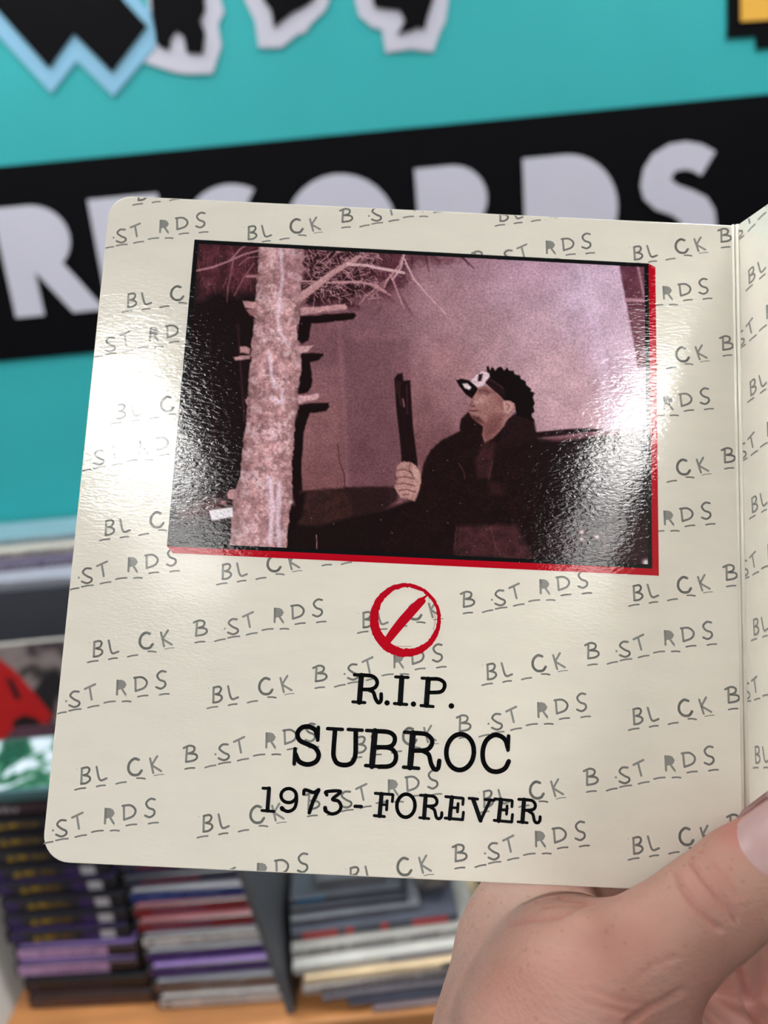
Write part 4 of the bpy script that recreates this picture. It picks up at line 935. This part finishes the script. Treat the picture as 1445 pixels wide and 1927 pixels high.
def bump_px(x, y, rx, ry, h_): disp[:] += h_ * np.exp(-((hx - x) / rx) ** 2 - ((hy - y) / ry) ** 2) * facing
bump_px(1105, 1745, 48, 30, .0022); bump_px(1320, 1680, 45, 40, .0006); bump_px(1010, 1790, 60, 70, .0008)
Ph = Ph + Nh * disp[:, None]
# fingertip and knuckle flush, as the skin itself is coloured
def flush(x, y, r_, a_): red[:] = np.maximum(red, a_ * np.exp(-((hx - x) ** 2 + (hy - y) ** 2) / r_ ** 2))
for f_ in ((1385, 1560, 45, .8), (1330, 1670, 60, .35), (1180, 1780, 110, .3), (980, 1890, 120, .35), (1100, 1850, 100, .25), (1340, 1900, 90, .5), (1430, 1880, 80, .6), (1180, 1915, 60, .5)): flush(*f_)

def skin_mat():
    m, nt, b = newmat('skin'); tc = N(nt, 'ShaderNodeTexCoord')
    n1 = N(nt, 'ShaderNodeTexNoise'); n1.inputs['Scale'].default_value = 55; n1.inputs['Detail'].default_value = 5
    nt.links.new(tc.outputs['Object'], n1.inputs['Vector'])
    r = N(nt, 'ShaderNodeValToRGB'); r.color_ramp.elements[0].position = .35; r.color_ramp.elements[1].position = .68
    r.color_ramp.elements[0].color = (*lin((172, 130, 117)), 1); r.color_ramp.elements[1].color = (*lin((184, 147, 135)), 1)
    nt.links.new(n1.outputs['Fac'], r.inputs[0])
    a = N(nt, 'ShaderNodeAttribute'); a.attribute_name = 'flush'
    mx = N(nt, 'ShaderNodeMix', data_type='RGBA'); mx.inputs[7].default_value = (*lin((178, 112, 104)), 1)
    nt.links.new(a.outputs['Fac'], mx.inputs[0]); nt.links.new(r.outputs[0], mx.inputs[6])
    # freckles
    vo = N(nt, 'ShaderNodeTexVoronoi'); vo.inputs['Scale'].default_value = 330; nt.links.new(tc.outputs['Object'], vo.inputs['Vector'])
    n2 = N(nt, 'ShaderNodeTexNoise'); n2.inputs['Scale'].default_value = 90; nt.links.new(tc.outputs['Object'], n2.inputs['Vector'])
    ad = N(nt, 'ShaderNodeMath', operation='MULTIPLY_ADD'); ad.inputs[1].default_value = -.55; nt.links.new(n2.outputs['Fac'], ad.inputs[0]); nt.links.new(vo.outputs['Distance'], ad.inputs[2])
    fr = N(nt, 'ShaderNodeMapRange'); fr.inputs[1].default_value = -.22; fr.inputs[2].default_value = -.08; fr.inputs[3].default_value = .4; fr.inputs[4].default_value = 0
    nt.links.new(ad.outputs[0], fr.inputs[0])
    m2 = N(nt, 'ShaderNodeMix', data_type='RGBA'); m2.inputs[7].default_value = (*lin((150, 98, 76)), 1)
    nt.links.new(fr.outputs[0], m2.inputs[0]); nt.links.new(mx.outputs[2], m2.inputs[6]); nt.links.new(m2.outputs[2], b.inputs['Base Color'])
    b.inputs['Roughness'].default_value = .52; b.inputs['Specular IOR Level'].default_value = .3
    b.inputs['Subsurface Weight'].default_value = .25; b.inputs['Subsurface Radius'].default_value = (1, .35, .2); b.inputs['Subsurface Scale'].default_value = .003
    mp = N(nt, 'ShaderNodeMapping'); mp.inputs['Scale'].default_value = (1, 1, 2.6); mp.inputs['Rotation'].default_value = (0, .7, 0); nt.links.new(tc.outputs['Object'], mp.inputs[0])
    n3 = N(nt, 'ShaderNodeTexNoise'); n3.inputs['Scale'].default_value = 420; n3.inputs['Detail'].default_value = 4; nt.links.new(mp.outputs[0], n3.inputs['Vector'])
    v2 = N(nt, 'ShaderNodeTexVoronoi', feature='DISTANCE_TO_EDGE'); v2.inputs['Scale'].default_value = 900; nt.links.new(mp.outputs[0], v2.inputs['Vector'])
    b1 = N(nt, 'ShaderNodeBump'); b1.inputs['Strength'].default_value = .5; b1.inputs['Distance'].default_value = .0006; nt.links.new(n3.outputs['Fac'], b1.inputs['Height'])
    b2 = N(nt, 'ShaderNodeBump'); b2.inputs['Strength'].default_value = .3; b2.inputs['Distance'].default_value = .0002; nt.links.new(v2.outputs['Distance'], b2.inputs['Height']); nt.links.new(b1.outputs[0], b2.inputs['Normal'])
    nt.links.new(b2.outputs[0], b.inputs['Normal']); return m
M['skin'] = skin_mat()
hand = tag(empty('hand', tuple(J(1100, 2000, .2))), 'light skinned hand with thumb across the fold holding the open sleeve', 'hand')
hl = np.array(hand.location)
me = bpy.data.meshes.new('hand_skin'); Pl = Ph - hl
me.vertices.add(len(Pl)); me.vertices.foreach_set('co', Pl.ravel()); me.loops.add(len(Qh) * 4); me.loops.foreach_set('vertex_index', Qh.ravel()); me.polygons.add(len(Qh))
me.polygons.foreach_set('loop_start', np.arange(0, len(Qh) * 4, 4)); me.polygons.foreach_set('loop_total', np.full(len(Qh), 4)); me.update(calc_edges=True); me.validate()
me.polygons.foreach_set('use_smooth', [True] * len(me.polygons))
at = me.attributes.new('flush', 'FLOAT', 'POINT'); at.data.foreach_set('value', red)
me.materials.append(M['skin'])
o = bpy.data.objects.new('hand_skin', me); COL.objects.link(o); o.parent = hand
# thumb nail: a curved plate sitting on the thumb, with the pale rim of the cuticle
from mathutils.bvhtree import BVHTree
near = np.nonzero((zc[Qh[:, 0]] < .2) & (hx[Qh[:, 0]] > 1250))[0]
bvh = BVHTree.FromPolygons([Vector(p) for p in Ph], [tuple(map(int, q_)) for q_ in Qh[near]])
def surf(x, y, lift):
    d_ = Vector(ray(x, y)).normalized(); h_, n_, _, _ = bvh.ray_cast(Vector(C), d_)
    if h_ is None: h_ = Vector(at_d(x, y, .19)); n_ = -d_
    return np.array(h_) - np.array(d_) * lift - hl
axd = np.array([.794, -.607]); pdn = np.array([.607, .794]); c0 = np.array([1394.0, 1617.0])
def nail_grid(scale, lift, nu=22, nv=18):
    V, Fc = [], []
    for i in range(nu + 1):
        for j in range(nv + 1):
            t = i / nu; s_ = j / nv * 2 - 1
            half = 72 * scale; back = 62 * (1 - math.sqrt(max(0, 1 - .96 * s_ * s_))) 
            a0 = back * (1.15 if s_ < 0 else .6)
            L = 125; q_ = c0 + axd * (a0 + t * (L - a0)) + pdn * (s_ * half)
            edge = min(1, 3.2 * (1 - abs(s_)), 3.5 * t + .0)
            V.append(surf(q_[0], q_[1], lift * max(0, edge) - .0003 * (1 - edge)))
    for i in range(nu):
        for j in range(nv): k = i * (nv + 1) + j; Fc.append((k, k + 1, k + nv + 2, k + nv + 1))
    return V, Fc
M['nail'] = mat('nail', (178, 146, 146), .42, .35, .05, 120); M['cuticle'] = mat('cuticle', (226, 190, 172), .5, .3, .05, 200)
V, Fc = nail_grid(1.0, .0007)
o = mesh_obj('thumb_nail', V, Fc, M['nail'], hand, True)
b = bmesh.new(); b.from_mesh(o.data); bmesh.ops.recalc_face_normals(b, faces=b.faces[:]); b.to_mesh(o.data); b.free()
